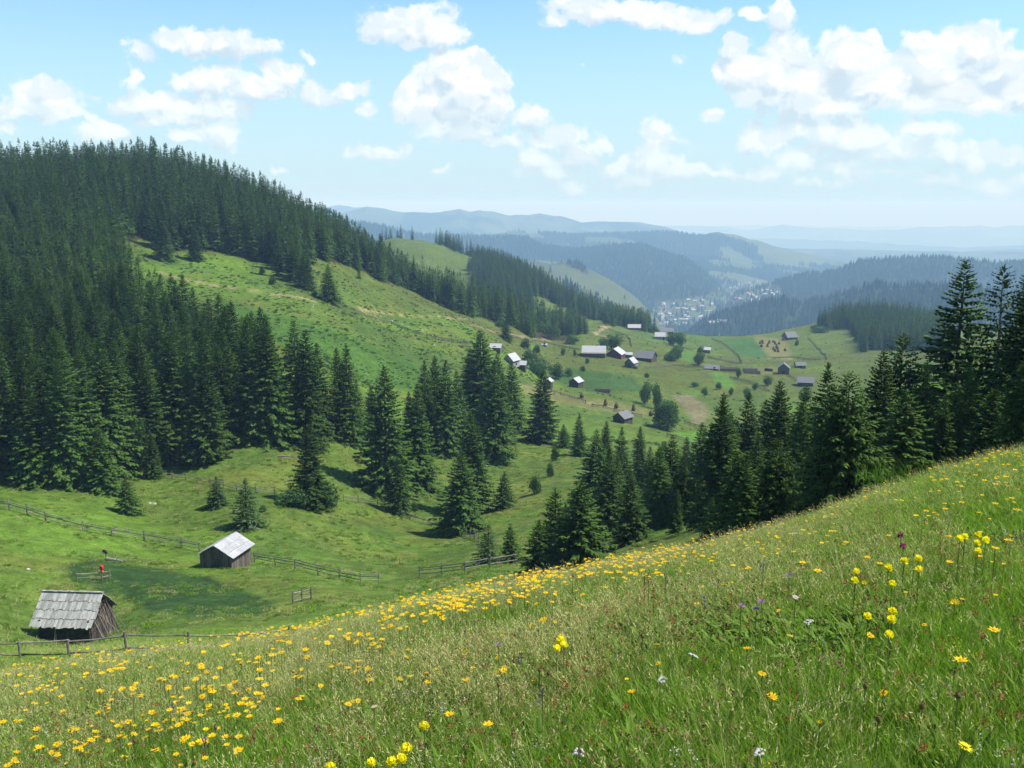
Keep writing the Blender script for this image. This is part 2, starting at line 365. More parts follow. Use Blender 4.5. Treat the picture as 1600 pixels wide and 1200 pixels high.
M['bark'] = woodmat('bark', (.035, .026, .02), (.09, .07, .052), (8, 8, 2))
M['deadwood'] = woodmat('dead_wood', (.15, .13, .11), (.28, .25, .22), (10, 10, 2))
M['weathered'] = woodmat('weathered_boards', (.075, .062, .052), (.17, .145, .125), (14, 14, 1.2))
M['darkwood'] = woodmat('dark_logs', (.035, .030, .026), (.085, .072, .06), (4, 4, 14))
M['rail'] = woodmat('rail_wood', (.11, .10, .085), (.22, .20, .175), (4, 4, 4))
M['pole'] = woodmat('pole_wood', (.14, .11, .085), (.28, .235, .18), (8, 8, 2))
M['shingle'] = woodmat('shingle_boards', (.20, .20, .185), (.37, .37, .345), (22, 2.5, 2.5))
M['shingle2'] = woodmat('pale_roof_boards', (.24, .24, .245), (.35, .35, .355), (3, 12, 3))
M['stone'] = flatmat('limestone', (.38, .36, .32), .9, .2, 4)
# ------------------------------------------------------------------ ground sheet
def polar_axes():
    fine = np.arange(-30.5, 30.51, 0.095); side = np.concatenate([np.arange(30.7, 45, .5), np.arange(45, 181, 3.0)])
    a = np.concatenate([-side[::-1], fine, side]); a = a[(a > -179) & (a < 179)]
    r = [0.0]; x = .4
    while x < 48000:
        r.append(x); x *= 1.0105 if x > 20 else 1.03
    return np.radians(a), np.array(r)
azs, rs_ = polar_axes()
AZ, RR = np.meshgrid(azs, rs_)
GX = RR*np.sin(AZ); GY = RR*np.cos(AZ)
GZ, GK = terrain(GX, GY, True)
PX, PY = proj(GX, GY, GZ)
INF = np.abs(AZ) < R_(40)
# land cover ---------------------------------------------------------
def forest_cover(x, y, r, px, py, kind):
    """1 where far hills carry forest"""
    lay = kind//10
    n = fbm(x/420, y/420, 4, 300)*.6+fbm(x/1500, y/1500, 3, 320)*.4
    th = np.select([lay == 2, lay == 3, lay == 4, lay == 5], [.28, .34, .43, .50], .55)
    th = np.where(kind % 10 >= 7, .2, th)
    n4 = fbm(x/260, y/260, 4, 360)*.75+fbm(x/900, y/900, 2, 361)*.25; f = np.where(lay == 4, n4 > .475, n > th)
    fine = fbm(x/130, y/130, 3, 340); jx = px+(n-.5)*60
    for poly in CLEAR: f &= ~(inpoly(jx, py, poly) & (r > 1300) & (fine > np.where(lay == 4, .48, .40)))
    for poly in (CLEAR[2], CLEAR[3]): f &= ~(inpoly(px, py, poly) & (r > 1300))
    for poly in WOODS: f |= inpoly(px, py, poly) & (r > 1300)
    return f
CLEAR = [[(818,409),(860,407),(905,424),(925,428),(940,440),(920,446),(900,437),(870,440),(850,425)],
 [(905,443),(921,445),(986,478),(975,480),(940,465),(915,455)], [(1024,470),(1050,468),(1110,462),(1122,490),(1070,512),(1020,512),(1018,490)],
 [(1100,455),(1130,445),(1215,445),(1225,462),(1180,472),(1120,478)],
 [(590,327),(630,330),(645,350),(610,345),(590,338)],[(740,350),(790,345),(860,372),(830,375),(770,365)],[(850,385),(880,372),(1000,360),(1000,383),(930,388)],
 [(1075,385),(1110,375),(1150,395),(1180,420),(1130,425),(1090,410)],[(1230,405),(1290,412),(1280,428),(1230,428)],[(1000,398),(1030,402),(1028,410),(1000,406)]]
WOODS = [[(730,370),(825,370),(850,400),(820,405),(760,395)],[(880,392),(1000,386),(1036,398),(1095,424),(1125,452),(1105,462),(1060,466),(1000,455),(960,430),(900,410)],
 [(1120,485),(1220,467),(1370,446),(1600,460),(1600,540),(1080,540),(1075,525)],[(500,335),(540,340),(640,365),(720,385),(560,380)]]
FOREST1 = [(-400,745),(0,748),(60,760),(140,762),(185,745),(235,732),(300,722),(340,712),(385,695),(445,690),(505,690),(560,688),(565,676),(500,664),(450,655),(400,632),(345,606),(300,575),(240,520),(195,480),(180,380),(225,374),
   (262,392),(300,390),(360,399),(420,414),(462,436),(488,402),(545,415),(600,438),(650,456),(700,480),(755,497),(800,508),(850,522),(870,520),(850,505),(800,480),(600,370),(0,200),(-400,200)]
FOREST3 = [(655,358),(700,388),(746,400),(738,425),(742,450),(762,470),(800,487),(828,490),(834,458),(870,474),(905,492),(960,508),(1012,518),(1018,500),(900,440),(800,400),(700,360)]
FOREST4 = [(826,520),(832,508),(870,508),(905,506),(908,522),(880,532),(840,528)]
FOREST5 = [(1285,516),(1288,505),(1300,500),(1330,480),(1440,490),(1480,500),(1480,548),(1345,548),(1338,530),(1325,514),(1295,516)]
HAY = (.150, .180, .065)
LUSH = (.045, .115, .028); BRI = (.105, .215, .030); MID = (.088, .165, .030); DRY = (.150, .190, .045); OLV = (.092, .122, .030)
ZONES = [ # polygon in picture coordinates of the ground, distance range, colour
 ([(105,880),(150,876),(240,888),(330,903),(395,928),(430,950),(400,962),(320,966),(235,955),(180,930),(100,905)], 70, 118, (.030,.080,.022)),
 ([(815,598),(850,605),(900,618),(960,628),(1015,640),(1025,652),(960,645),(880,632),(818,612)], 300, 460, HAY),
 ([(1048,618),(1075,618),(1092,626),(1108,640),(1100,662),(1080,661),(1070,640)], 330, 470, (.185,.195,.12)),
 ([(1058,676),(1100,672),(1112,690),(1075,694),(1056,686)], 250, 360, (.10,.26,.03)),
 ([(1110,582),(1142,586),(1146,610),(1118,600)], 400, 520, (.09,.23,.035)),
 ([(1125,530),(1178,528),(1200,560),(1150,556)], 500, 900, (.055,.15,.04)),
 ([(1178,526),(1226,530),(1238,562),(1205,560)], 500, 900, (.175,.195,.085)),
 ([(1165,578),(1210,575),(1215,584),(1170,588)], 400, 700, HAY),
 ([(1062,548),(1083,550),(1080,566),(1065,562)], 450, 800, (.08,.21,.035)),
 ([(890,575),(990,590),(1010,612),(930,612),(850,590)], 350, 520, LUSH),
 ([(1000,500),(1125,525),(1120,550),(1000,535)], 600, 900, (.085,.16,.035)),
 ([(330,470),(480,500),(640,560),(700,620),(560,600),(480,560),(400,520)], 240, 420, (.060,.150,.026)),
]
LINES = [ # dirt tracks: picture polyline of ground, half width m, colour
 ([(255,428),(330,445),(400,455),(440,462),(492,471)], 1.1, (.28,.27,.16)),
 ([(565,484),(600,489),(640,493),(700,496),(735,500)], 1.0, (.30,.28,.17)),
 ([(700,497),(760,515),(850,530),(905,540)], .9, (.28,.24,.16)),
 ([(905,511),(925,510),(952,510),(940,515),(930,520),(950,532)], 1.8, (.40,.36,.24)),
 ([(800,600),(860,612),(935,633),(1000,648)], 1.2, (.24,.25,.15)),
 ([(1155,558),(1200,560),(1240,562)], 1.0, (.30,.27,.12)),
 ([(1042,478),(1036,488),(1033,500),(1040,506),(1055,508),(1050,514)], 9, (.42,.40,.34)),
 ([(600,370),(612,368),(640,366),(690,376)], 1.4, (.36,.32,.22)),
]
def seg_dist(x, y, pts):
    d = np.full(x.shape, 1e9)
    for a, b in zip(pts[:-1], pts[1:]):
        ab = b-a; t = np.clip(((x-a[0])*ab[0]+(y-a[1])*ab[1])/(ab@ab+1e-9), 0, 1)
        d = np.minimum(d, np.hypot(x-a[0]-t*ab[0], y-a[1]-t*ab[1]))
    return d
def ground_color():
    sh = GX.shape; r = RR; jx = PX+(fbm(GX/np.maximum(r, 1)*60, GY/np.maximum(r, 1)*60, 3, 90)-.5)*9
    jy = PY+(fbm(GX/np.maximum(r, 1)*60, np.log(r+1)*40, 3, 95)-.5)*5
    n1 = fbm(GX/9, GY/9, 4, 11); n2 = fbm(GX/35, GY/35, 4, 12); n3 = fbm(GX/2.2, GY/2.2, 3, 13)
    c = np.zeros(sh+(3,))
    def lerp(a, b, t): return a+(np.asarray(b)-a)*t[..., None]
    c[:] = MID
    c = lerp(c, BRI, sst(.42, .62, n2)); c = lerp(c, DRY, sst(.50, .72, n1)*.55)
    c = lerp(c, LUSH, sst(.56, .70, fbm(GX/14, GY/14, 3, 15))*.45)
    # dry pasture on the middle slopes
    c = lerp(c, OLV, sst(360, 460, r)*.75*sst(.25, .6, n1+.1))
    c = lerp(c, (.100, .175, .036), sst(560, 760, r)*(r < 1300)*.65)
    # foreground meadow: straw haze under the tall grass
    fg = 1-sst(14, 40, r)
    c = lerp(c, (.075, .115, .030), fg*.8); c = lerp(c, (.16, .15, .06), fg*sst(.45, .7, n1)*.5)
    side = sst(30, 45, r)*(1-sst(50, 60, r)); c = lerp(c, (.13, .17, .05), side*.5)
    for poly, r0, r1, q in ZONES:
        box = (r > r0) & (r < r1) & INF; ww = np.zeros(box.sum()); k = 1.0 if r0 > 200 else 1.8
        for dx_, dy_ in ((0, 0), (3, 1), (-3, -1), (2, -1.5), (-2, 1.5)): ww += inpoly((PX+(jx-PX)*k)[box]+dx_*k, (PY+(jy-PY)*k)[box]+dy_*k, poly)/5
        cb = c[box]; c[box] = cb+(np.array(q)-cb)*ww[:, None]
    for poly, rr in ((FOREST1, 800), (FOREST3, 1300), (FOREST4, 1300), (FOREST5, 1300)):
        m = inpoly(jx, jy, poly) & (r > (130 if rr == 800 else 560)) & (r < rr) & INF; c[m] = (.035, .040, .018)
    far = r > 1250
    cov = forest_cover(GX, GY, r, PX, PY, GK) & far
    mead = np.where((fbm(GX/160, GY/160, 3, 60) > .5)[..., None], (.062, .105, .034), (.088, .122, .048))
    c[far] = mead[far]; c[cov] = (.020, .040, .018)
    for pts, w, q in LINES:
        P3 = [hit(*p) for p in pts]; P3 = [p for p in P3 if p is not None]
        if len(P3) < 2: continue
        P3 = [p[:2] for p in P3]; rr = max(np.hypot(*p) for p in P3); r0 = min(np.hypot(*p) for p in P3)
        m = (r > r0*.9) & (r < rr*1.1) & INF
        d = seg_dist(GX[m], GY[m], P3); dn = w*(0.25+1.5*fbm(GX[m]/9, GY[m]/9, 2, 77)); k = np.clip(1.3-d/dn, 0, 1)[:, None]
        cm = c[m]; c[m] = cm+(np.array(q)-cm)*k
    return c*(.85+.3*n3[..., None])*np.array([.70, .60, .48])
GC = ground_color()
def ground_mat():
    m, n, b = newmat('meadow_ground'); g = n.new('ShaderNodeNewGeometry').outputs['Position']; c = attr(n, 'Col', 0)
    a = n.noise(g, 4.0, 4, .65); d = n.noise(g, .55, 5, .6); e = n.noise(g, .05, 4, .6)
    k = n.math('MULTIPLY', n.math('MULTIPLY', n.mapr(a, .3, .7, .62, 1.35), n.mapr(d, .3, .7, .72, 1.25)), n.mapr(e, .3, .7, .85, 1.15))
    cb = n.new('ShaderNodeCombineColor')
    for i in range(3): n.put(cb.inputs[i], k)
    col = n.mix(1.0, c, cb.outputs[0], 'MULTIPLY')
    col = n.mix(n.mapr(n.noise(g, .9, 3, .5), .60, .72, 0, .30), col, (.17, .17, .07, 1))
    n.put(b.inputs['Base Color'], col); b.inputs['Roughness'].default_value = .95; b.inputs['Specular IOR Level'].default_value = .1
    bp = n.new('ShaderNodeBump'); bp.inputs['Strength'].default_value = .8; bp.inputs['Distance'].default_value = .35
    n.put(bp.inputs['Height'], n.math('ADD', n.math('MULTIPLY', d, 1.0), n.math('MULTIPLY', a, .3))); n.put(b.inputs['Normal'], bp.outputs[0])
    return m
nr, na = GX.shape
idx = np.arange(nr*na).reshape(nr, na)
Qd = np.stack([idx[:-1, :-1], idx[1:, :-1], idx[1:, 1:], idx[:-1, 1:]], -1).reshape(-1, 4)[:, ::-1]
ground = obj('ground', mesh_data('ground', np.stack([GX, GY, GZ], -1).reshape(-1, 3), [Qd], ground_mat(), smooth=True, col=GC.reshape(-1, 3)))
tag(ground, kind='structure')
# ------------------------------------------------------------------ haze
def haze():
    mb = MB(); zt = float(GZ.max()+26); zb = float(GZ.min()-60); Rr = 50000
    mb.box((0, 0, (zt+zb)/2), (2*Rr, 2*Rr, zt-zb)); o = mb.build('haze', None); tag(o, kind='stuff')
    m = bpy.data.materials.new('haze'); m.use_nodes = True; n = NT(m.node_tree); n.n.clear()
    v = n.new('ShaderNodeVolumePrincipled'); v.inputs['Color'].default_value = (.42, .68, 1.0, 1); v.inputs['Absorption Color'].default_value = (.82, .95, 1, 1); v.inputs['Density'].default_value = HAZE; v.inputs['Anisotropy'].default_value = .0
    n.put(n.new('ShaderNodeOutputMaterial').inputs[1], v.outputs[0]); o.data.materials.clear(); o.data.materials.append(m)
HAZE = .000165
haze()
print('ground', GX.shape, GZ.max(), GZ.min(), np.degrees(AZ.ravel()[GZ.argmax()]), RR.ravel()[GZ.argmax()])
#@@PART2
# ================================================================== SPRUCES
def rot_kites(B, D, Nn, L, Wd, tint, ragged=True):
    """kite shaped sprays: base B, direction D, normal hint Nn"""
    S_ = np.cross(D, Nn); S_ /= np.linalg.norm(S_, axis=1, keepdims=True)+1e-9
    up = np.cross(S_, D)
    m = B+D*(L*.45)[:, None]
    V = np.stack([B, m+S_*Wd[:, None]*.5-up*(Wd*.10)[:, None], B+D*L[:, None], m-S_*Wd[:, None]*.5-up*(Wd*.10)[:, None]], 1)
    n = len(B); Q = np.arange(4*n).reshape(n, 4)
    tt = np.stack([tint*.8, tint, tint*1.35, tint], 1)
    return V.reshape(-1, 3), Q, tt.ravel()
def spruce_crown(H, Rr, seed, whorl=44, nbr=7, tw=9, kw=.20, low=.03, sparse=0.0, hang=.35, sub=1, dead=0.0, conic=.80):
    r = np.random.default_rng(seed); B = []; D = []; Nn = []; L_ = []; W_ = []; Tn = []
    for i in range(whorl):
        u = (i+r.uniform(-.3, .3))/whorl; u = min(max(u, 0), .985); h = low+(1-low)*u**.92
        if h > .985: continue
        env = Rr*((1-h)**conic)*(0.93+.07*sin(i*2.3))*(0.75+.25*min(1, (h-low)/.08+.3))
        nb = max(4, int(nbr*(0.55+.45*(1-h))+r.uniform(0, 1)))
        ph = r.uniform(0, 2*pi)
        for k in range(nb):
            if r.random() < sparse*(1-h*.5): continue
            a = ph+k*2*pi/nb+r.uniform(-.25, .25); L = env*r.uniform(.72, 1.16)+.12
            if r.random() < .06: L *= 1.18
            el = 0.55*h**1.5-.30*(1-h)+r.uniform(-.08, .08); z0 = h*H+r.uniform(-.1, .1)
            d = np.array([cos(a), sin(a), 0]); n_ = max(2, int(tw*(.35+.65*L/Rr)))
            for j in range(n_):
                s = .18+.82*(j+r.uniform(0, .8))/n_
                p = d*L*s+np.array([0, 0, z0+L*(el*s-.30*s*s+.24*s**3)])
                sl = np.array([0, 0, el-.60*s+.72*s*s])
                for sd in (-1, 1):
                    da = a+sd*r.uniform(.45, 1.0); l = (L*.30*(1.15-s*.75)+.10)*r.uniform(.7, 1.25)*(.9 if tw > 5 else 1.35)
                    dd = np.array([cos(da), sin(da), sl[2]-hang*r.uniform(.3, 1.2)])
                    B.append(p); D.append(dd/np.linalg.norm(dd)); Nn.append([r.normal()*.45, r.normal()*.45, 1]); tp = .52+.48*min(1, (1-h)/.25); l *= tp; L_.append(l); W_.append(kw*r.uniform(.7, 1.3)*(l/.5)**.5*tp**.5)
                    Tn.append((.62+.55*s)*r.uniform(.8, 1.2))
                    if sub and tw > 5:
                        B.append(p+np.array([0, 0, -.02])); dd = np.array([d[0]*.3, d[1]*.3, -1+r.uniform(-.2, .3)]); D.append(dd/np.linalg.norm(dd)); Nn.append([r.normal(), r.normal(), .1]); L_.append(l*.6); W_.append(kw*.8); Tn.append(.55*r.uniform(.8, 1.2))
            e = p+d*.02; B.append(e-d*L*.16); dd = d+np.array([0, 0, sl[2]*.6+.08]); D.append(dd/np.linalg.norm(dd)); Nn.append([0, 0, 1]); L_.append(L*.22+.12); W_.append(kw*1.1*(.25+.75*min(1, (1-h)/.28))); Tn.append(1.25)
    # leader
    for k in range(22):
        f_ = k/21; B.append(np.array([0, 0, H*(.87+.105*f_)])); a = r.uniform(0, 6.28); sp_ = 1.5*(1-f_)+.25; dd = np.array([cos(a)*sp_, sin(a)*sp_, .55+.5*f_]); D.append(dd/np.linalg.norm(dd)); Nn.append([1, 0, 0]); L_.append(H*.028*(1.35-.6*f_)+.05); W_.append(.10+.16*(1-f_)*(kw/.3)); Tn.append(1.1)
    return rot_kites(np.array(B), np.array(D), np.array(Nn, float), np.array(L_), np.array(W_), np.array(Tn))
def trunk_mb(H, r0, seed, limbs=12, top=.93, low=.06, Rr=2.0, dead=0):
    r = np.random.default_rng(seed); mb = MB(); n = 7; pts = [np.array([0, 0, -.8])]
    for i in range(1, n+1): pts.append(np.array([r.uniform(-.04, .04), r.uniform(-.04, .04), H*top*i/n]))
    for i in range(n): mb.bar(pts[i], pts[i+1], r0*(1-i/n)**.8+.012, r0*(1-(i+1)/n)**.8+.012, 7)
    for i in range(limbs):
        h = low+(.9-low)*i/limbs; a = r.uniform(0, 6.28); L = Rr*(1-h)**.8*r.uniform(.5, .8); z = h*H
        mb.bar((0, 0, z), (L*cos(a), L*sin(a), z-.18*L), .035*(1-h)+.012, .008, 4)
    for i in range(dead):
        h = r.uniform(.02, .75); a = r.uniform(0, 6.28); L = Rr*(1-h)**.7*r.uniform(.6, 1.05); z = h*H
        e = np.array([L*cos(a), L*sin(a), z-.25*L+.1*L]); mb.bar((0, 0, z), e, .03, .007, 4)
        for q in range(5):
            s = r.uniform(.3, .95); p = e*s+np.array([0, 0, z*(1-s)]); b = a+r.choice([-1, 1])*r.uniform(.4, 1.1)
            mb.bar(p, p+np.array([cos(b)*L*.22, sin(b)*L*.22, -.12]), .01, .004, 3)
    return mb
PROTO = {}
def proto(key, H, Rr, seed, tk, mat='needles', r0=.22, dead=0, **kw):
    Rr *= 1.28
    V, Q, t = spruce_crown(H, Rr, seed, **kw)
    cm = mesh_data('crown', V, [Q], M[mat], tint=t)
    tb = trunk_mb(H, r0, seed, tk, Rr=Rr, dead=dead, low=kw.get('low', .05)); tm = tb.me('trunk', M['deadwood'] if dead > 30 else M['bark'])
    PROTO[key] = (H, cm, tm)
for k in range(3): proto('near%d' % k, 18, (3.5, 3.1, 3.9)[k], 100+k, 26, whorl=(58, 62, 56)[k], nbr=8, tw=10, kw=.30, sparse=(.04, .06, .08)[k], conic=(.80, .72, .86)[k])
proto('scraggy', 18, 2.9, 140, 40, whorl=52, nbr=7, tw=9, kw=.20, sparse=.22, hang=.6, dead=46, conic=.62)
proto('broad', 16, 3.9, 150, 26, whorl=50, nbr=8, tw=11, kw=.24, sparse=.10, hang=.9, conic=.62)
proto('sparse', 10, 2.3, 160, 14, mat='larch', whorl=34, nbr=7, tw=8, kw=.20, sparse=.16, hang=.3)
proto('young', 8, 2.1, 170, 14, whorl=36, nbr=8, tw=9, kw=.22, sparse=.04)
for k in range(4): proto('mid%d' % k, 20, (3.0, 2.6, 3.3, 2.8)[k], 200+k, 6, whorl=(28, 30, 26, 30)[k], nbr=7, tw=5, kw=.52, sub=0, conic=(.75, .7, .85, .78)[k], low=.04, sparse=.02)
def tree_copy(key, name, loc, H, wf, label, group=None, first={}, cat='tree'):
    H0, cm, tm = PROTO[key]; s = H/H0; o = empty(name, tuple(loc), random.uniform(0, 6.28), (s*wf, s*wf, s)); o.rotation_euler[0] = random.gauss(0, .018); o.rotation_euler[1] = random.gauss(0, .018)
    obj('crown', cm, o); obj('trunk', tm, o); tag(o, label, cat, group); return o
def height_for(P, px_top_y, px):
    a, t = ray(px, px_top_y); return float(t)*math.hypot(P[0], P[1])-P[2]
NSPR = 0; G_NEAR = 'spruces along the right edge of the flower meadow'
def near_tree(px, top, r, key, wf, label, group=G_NEAR):
    wf *= 1.12
    P = at_r(px, r); H = height_for(P, top, px); global NSPR; NSPR += 1
    return tree_copy(key, 'spruce_tree', P-np.array([0, 0, .2]), H, wf, label, group)
near_tree(1482, 397, 66, 'near0', 1.2, 'tallest dark spruce right of centre behind the meadow, its tip against the hazy hills')
near_tree(1548, 404, 58, 'scraggy', 1.15, 'tall gaunt spruce with bare grey branches beside the tallest spruce')
near_tree(1600, 412, 52, 'near1', 1.15, 'tall dark spruce cut by the right edge of the photo')
near_tree(1578, 452, 57, 'near2', .9, 'full green spruce between the gaunt spruce and the right edge')
near_tree(1398, 512, 66, 'broad', 1.0, 'light green loose-crowned spruce left of the tallest spruce')
near_tree(1362, 536, 62, 'near1', .95, 'slim spruce between the light green spruce and the drooping one')
near_tree(1440, 555, 56, 'near2', .95, 'dark spruce right in front of the tallest spruce')
near_tree(1294, 560, 60, 'near0', .95, 'dark spruce left of the drooping spruce')
near_tree(1326, 570, 46, 'broad', 1.12, 'wide spruce with long drooping lower branches above the yellow flowers')
near_tree(1218, 585, 80, 'near2', .95, 'dark spruce standing between the far barns and the meadow edge')
near_tree(1132, 616, 72, 'near0', .92, 'broad dark spruce below the bright green garden plot')
near_tree(1180, 672, 70, 'near1', .9, 'small spruce right of the broad spruce by the garden plot')
near_tree(1246, 620, 76, 'near1', .95, 'spruce half hidden behind the wide drooping spruce on its left')
near_tree(1510, 570, 50, 'near1', 1.0, 'dark spruce under the gaunt spruce')
near_tree(1592, 540, 42, 'broad', 1.0, 'low green boughed spruce at the right edge above the flowers')
near_tree(1210, 700, 58, 'young', 1.05, 'young green spruce low at the meadow edge, left of the drooping spruce')
near_tree(1470, 610, 49, 'near0', .9, 'bushy dark spruce above the tall bright grass clump')
near_tree(1395, 610, 52, 'near2', .9, 'shaded spruce right of the wide drooping spruce')
near_tree(990, 722, 84, 'near2', 1.0, 'squat dark spruce just over the meadow crest, right of the paired young spruces')
near_tree(868, 757, 78, 'young', .85, 'taller young spruce at the fence end beyond the meadow crest')
near_tree(898, 782, 74, 'sparse', 1.1, 'thin open young conifer right of the taller young spruce')
near_tree(842, 808, 74, 'young', 1.1, 'short bright young spruce left of the paired young spruces')
near_tree(1060, 760, 82, 'near1', .85, 'small spruce filling the dip left of the broad dark spruce')
near_tree(1100, 740, 78, 'young', .9, 'young spruce touching the broad dark spruce on its left side')
near_tree(1150, 745, 62, 'young', .95, 'young spruce in front of the broad dark spruce')
near_tree(1545, 600, 44, 'young', 1.2, 'young spruce under the gaunt spruce, just over the flowers')
near_tree(1265, 690, 55, 'young', 1.0, 'young spruce at the left foot of the wide drooping spruce')
for px_, top_, r_, k_ in ((1655, 430, 50, 'near2'), (1720, 400, 48, 'near0'), (1800, 420, 50, 'near1'), (1890, 380, 46, 'near2')): near_tree(px_, top_, r_, k_, 1.0, 'tall dark spruce beyond the right end of the meadow row')
_b = random.Random(42)
for k in range(34):
    px = _b.choice([_b.uniform(950, 1300), _b.uniform(1040, 1330)]); r = _b.uniform(92, 150); P = at_r(px, r); NSPR += 1; H = _b.uniform(7, 11) if px < 1080 else _b.uniform(8, 14)
    tree_copy(_b.choice(['near0', 'near1', 'near2', 'young']), 'spruce_tree', P-np.array([0, 0, .2]), H, _b.uniform(1.05, 1.35), 'dark spruce in the tree belt in the dip behind the meadow crest', 'spruces of the belt behind the meadow crest')
for k in range(9):
    px = _b.uniform(828, 915); r = _b.uniform(70, 84); P = at_r(px, r); NSPR += 1
    tree_copy(_b.choice(['young', 'near0', 'sparse']), 'spruce_tree', P-np.array([0, 0, .2]), _b.uniform(4.2, 7.2), _b.uniform(1.1, 1.4), 'small spruce in the young thicket at the crest, by the short fence', 'young thicket at the crest')
for k in range(12):
    px = _b.uniform(1090, 1600); r = _b.uniform(46, 62); P = at_r(px, r); NSPR += 1
    tree_copy(_b.choice(['young', 'near2', 'broad']), 'spruce_tree', P-np.array([0, 0, .2]), _b.uniform(3, 5.5), _b.uniform(1.1, 1.4), 'low spruce filling the foot of the tall row behind the meadow', 'low spruces under the tall row')
def base_tree(px, by, top, key, wf, label, group='single spruces in the valley meadow', name='spruce_tree', rmin=40):
    P = hit(px, by, rmin)
    if P is None: print('no hit', px, by); return
    global NSPR; NSPR += 1
    wf *= 1.28; H = height_for(P, top, px); return tree_copy(key, name, P-np.array([0, 0, .1]), H, wf, label, group)
BT = [
 (60,757,600,'near2',1.0,'broad spruce at the lower edge of the left forest, near the left edge'),
 (12,745,655,'near0',1.0,'bright spruce at the forest edge by the left frame edge'),
 (118,752,705,'young',1.0,'small dark spruce between two broad forest edge spruces'),
 (160,768,662,'near0',1.1,'broad green spruce at the forest edge above the fence'),
 (201,803,741,'young',.95,'small lone spruce on the grass below the forest, casting a short shadow'),
 (240,747,672,'near1',.9,'slim spruce at the end of the old fence under the forest'),
 (322,722,560,'near1',1.0,'tall spruce standing out at the lower forest edge above the pale hut'),
 (340,792,742,'sparse',1.3,'thin leaning conifer on the bank above the pale-roofed hut'),
 (386,824,745,'sparse',1.25,'thin pale conifer with bare trunk above the pale-roofed hut'),
 (486,792,660,'near1',1.0,'single conical spruce rising out of grey-green bushes in the meadow'),
 (604,770,568,'near1',1.0,'tallest of the spruces at the valley meadow centre, with a long shadow'),
 (622,802,712,'young',.7,'slim young spruce at the broken fence below the tallest meadow spruce'),
 (652,766,598,'near0',.82,'tall spruce right of the tallest meadow spruce'),
 (697,706,560,'near2',.8,'spruce behind the meadow centre pair to their right'),
 (720,834,698,'near2',1.1,'broad spruce with visible trunk standing on the zigzag fence'),
 (742,800,640,'near1',.85,'tall narrow spruce directly behind the fence spruce'),
 (788,794,735,'young',.9,'small spruce alone on the right bank with a round shadow'),
 (770,720,560,'near0',.9,'dark spruce leaning over the right bank, below the house roof'),
 (762,880,816,'sparse',1.2,'open young conifer by the short fence near the crest'),
 (799,880,818,'young',.85,'dark young conifer right beside the open young conifer'),
 (847,692,576,'near1',1.05,'tall dark spruce isolated below the two grey barns'),
 (881,700,662,'young',1.0,'small spruce right of the tall isolated spruce'),
 (904,712,645,'near0',.9,'spruce second to the right of the tall isolated spruce'),
 (929,792,668,'near2',1.1,'big spruce in the group left of the long dark spruce row'),
 (945,735,655,'near1',.8,'narrow spruce behind the big spruce of the row'),
 (970,770,665,'near0',.8,'spruce in the dark row right of the big spruce'),
 (998,760,664,'near1',.8,'pointed spruce in the middle of the dark row'),
 (1014,790,695,'near2',.85,'low full spruce in the dark row'),
 (1034,775,688,'near1',.7,'slim spruce near the right end of the dark row'),
 (1056,780,700,'near0',.75,'spruce near the right end of the dark row'),
 (1080,775,702,'near1',.7,'last spruce of the dark row beside the broad dark spruce'),
 (800,672,562,'near0',.9,'dark spruce on the right end of the tall valley clump'),
 (753,660,512,'near1',1.15,'tallest crown of the clump hiding the white-roofed house'),
 (735,650,542,'near2',1.0,'left spruce of the clump hiding the white-roofed house'),
 (778,640,548,'near1',.9,'right spruce of the clump hiding the white-roofed house'),
 (790,532,497,'young',1.0,'small round-topped spruce on the slope above the house clump'),
 (514,472,411,'near2',1.15,'lone dark cone-shaped spruce in the middle of the upper pasture'),
 (256,405,340,'near0',1.1,'left of two spruces at the top edge of the left pasture'),
 (306,407,352,'near1',1.1,'right of two spruces at the top edge of the left pasture'),
 (356,396,352,'near2',1.0,'light spruce at the forest foot above the pasture path'),
 (460,440,380,'near0',1.1,'left spruce of the small group jutting into the upper pasture'),
 (472,450,395,'near1',1.0,'middle spruce of the small group jutting into the upper pasture'),
 (481,452,400,'near2',1.0,'right spruce of the small group jutting into the upper pasture'),
 (561,435,412,'mid3',1.0,'small spruce just below the forest line of the upper pasture'),
 (848,478,462,'mid2',1.2,'tiny lone spruce on the green far hillside'),
 (914,522,506,'mid2',1.3,'small spruce next to the dirt track bend'),
 (665,695,560,'near0',.75,'spruce behind the tall meadow pair'),
 (582,690,600,'near1',.9,'spruce at the right end of the lower forest edge'),
 (560,688,590,'near2',.8,'spruce in the right end of the lower forest edge, second from the gap'),
 (536,690,600,'near0',.8,'spruce in the right end of the lower forest edge, third from the gap'),
 (640,690,610,'near1',.8,'dark spruce between the forest end and the valley pair'),
 (680,680,552,'near1',.75,'spruce left of the house-hiding clump'),
 (715,690,575,'near2',.8,'dark spruce in front of the house-hiding clump'),
 (760,700,590,'near2',.9,'wide dark spruce at the foot of the house-hiding clump'),
 (785,690,580,'near1',.9,'narrow spruce at the right foot of the house-hiding clump'),
]
for b in BT: base_tree(*b)
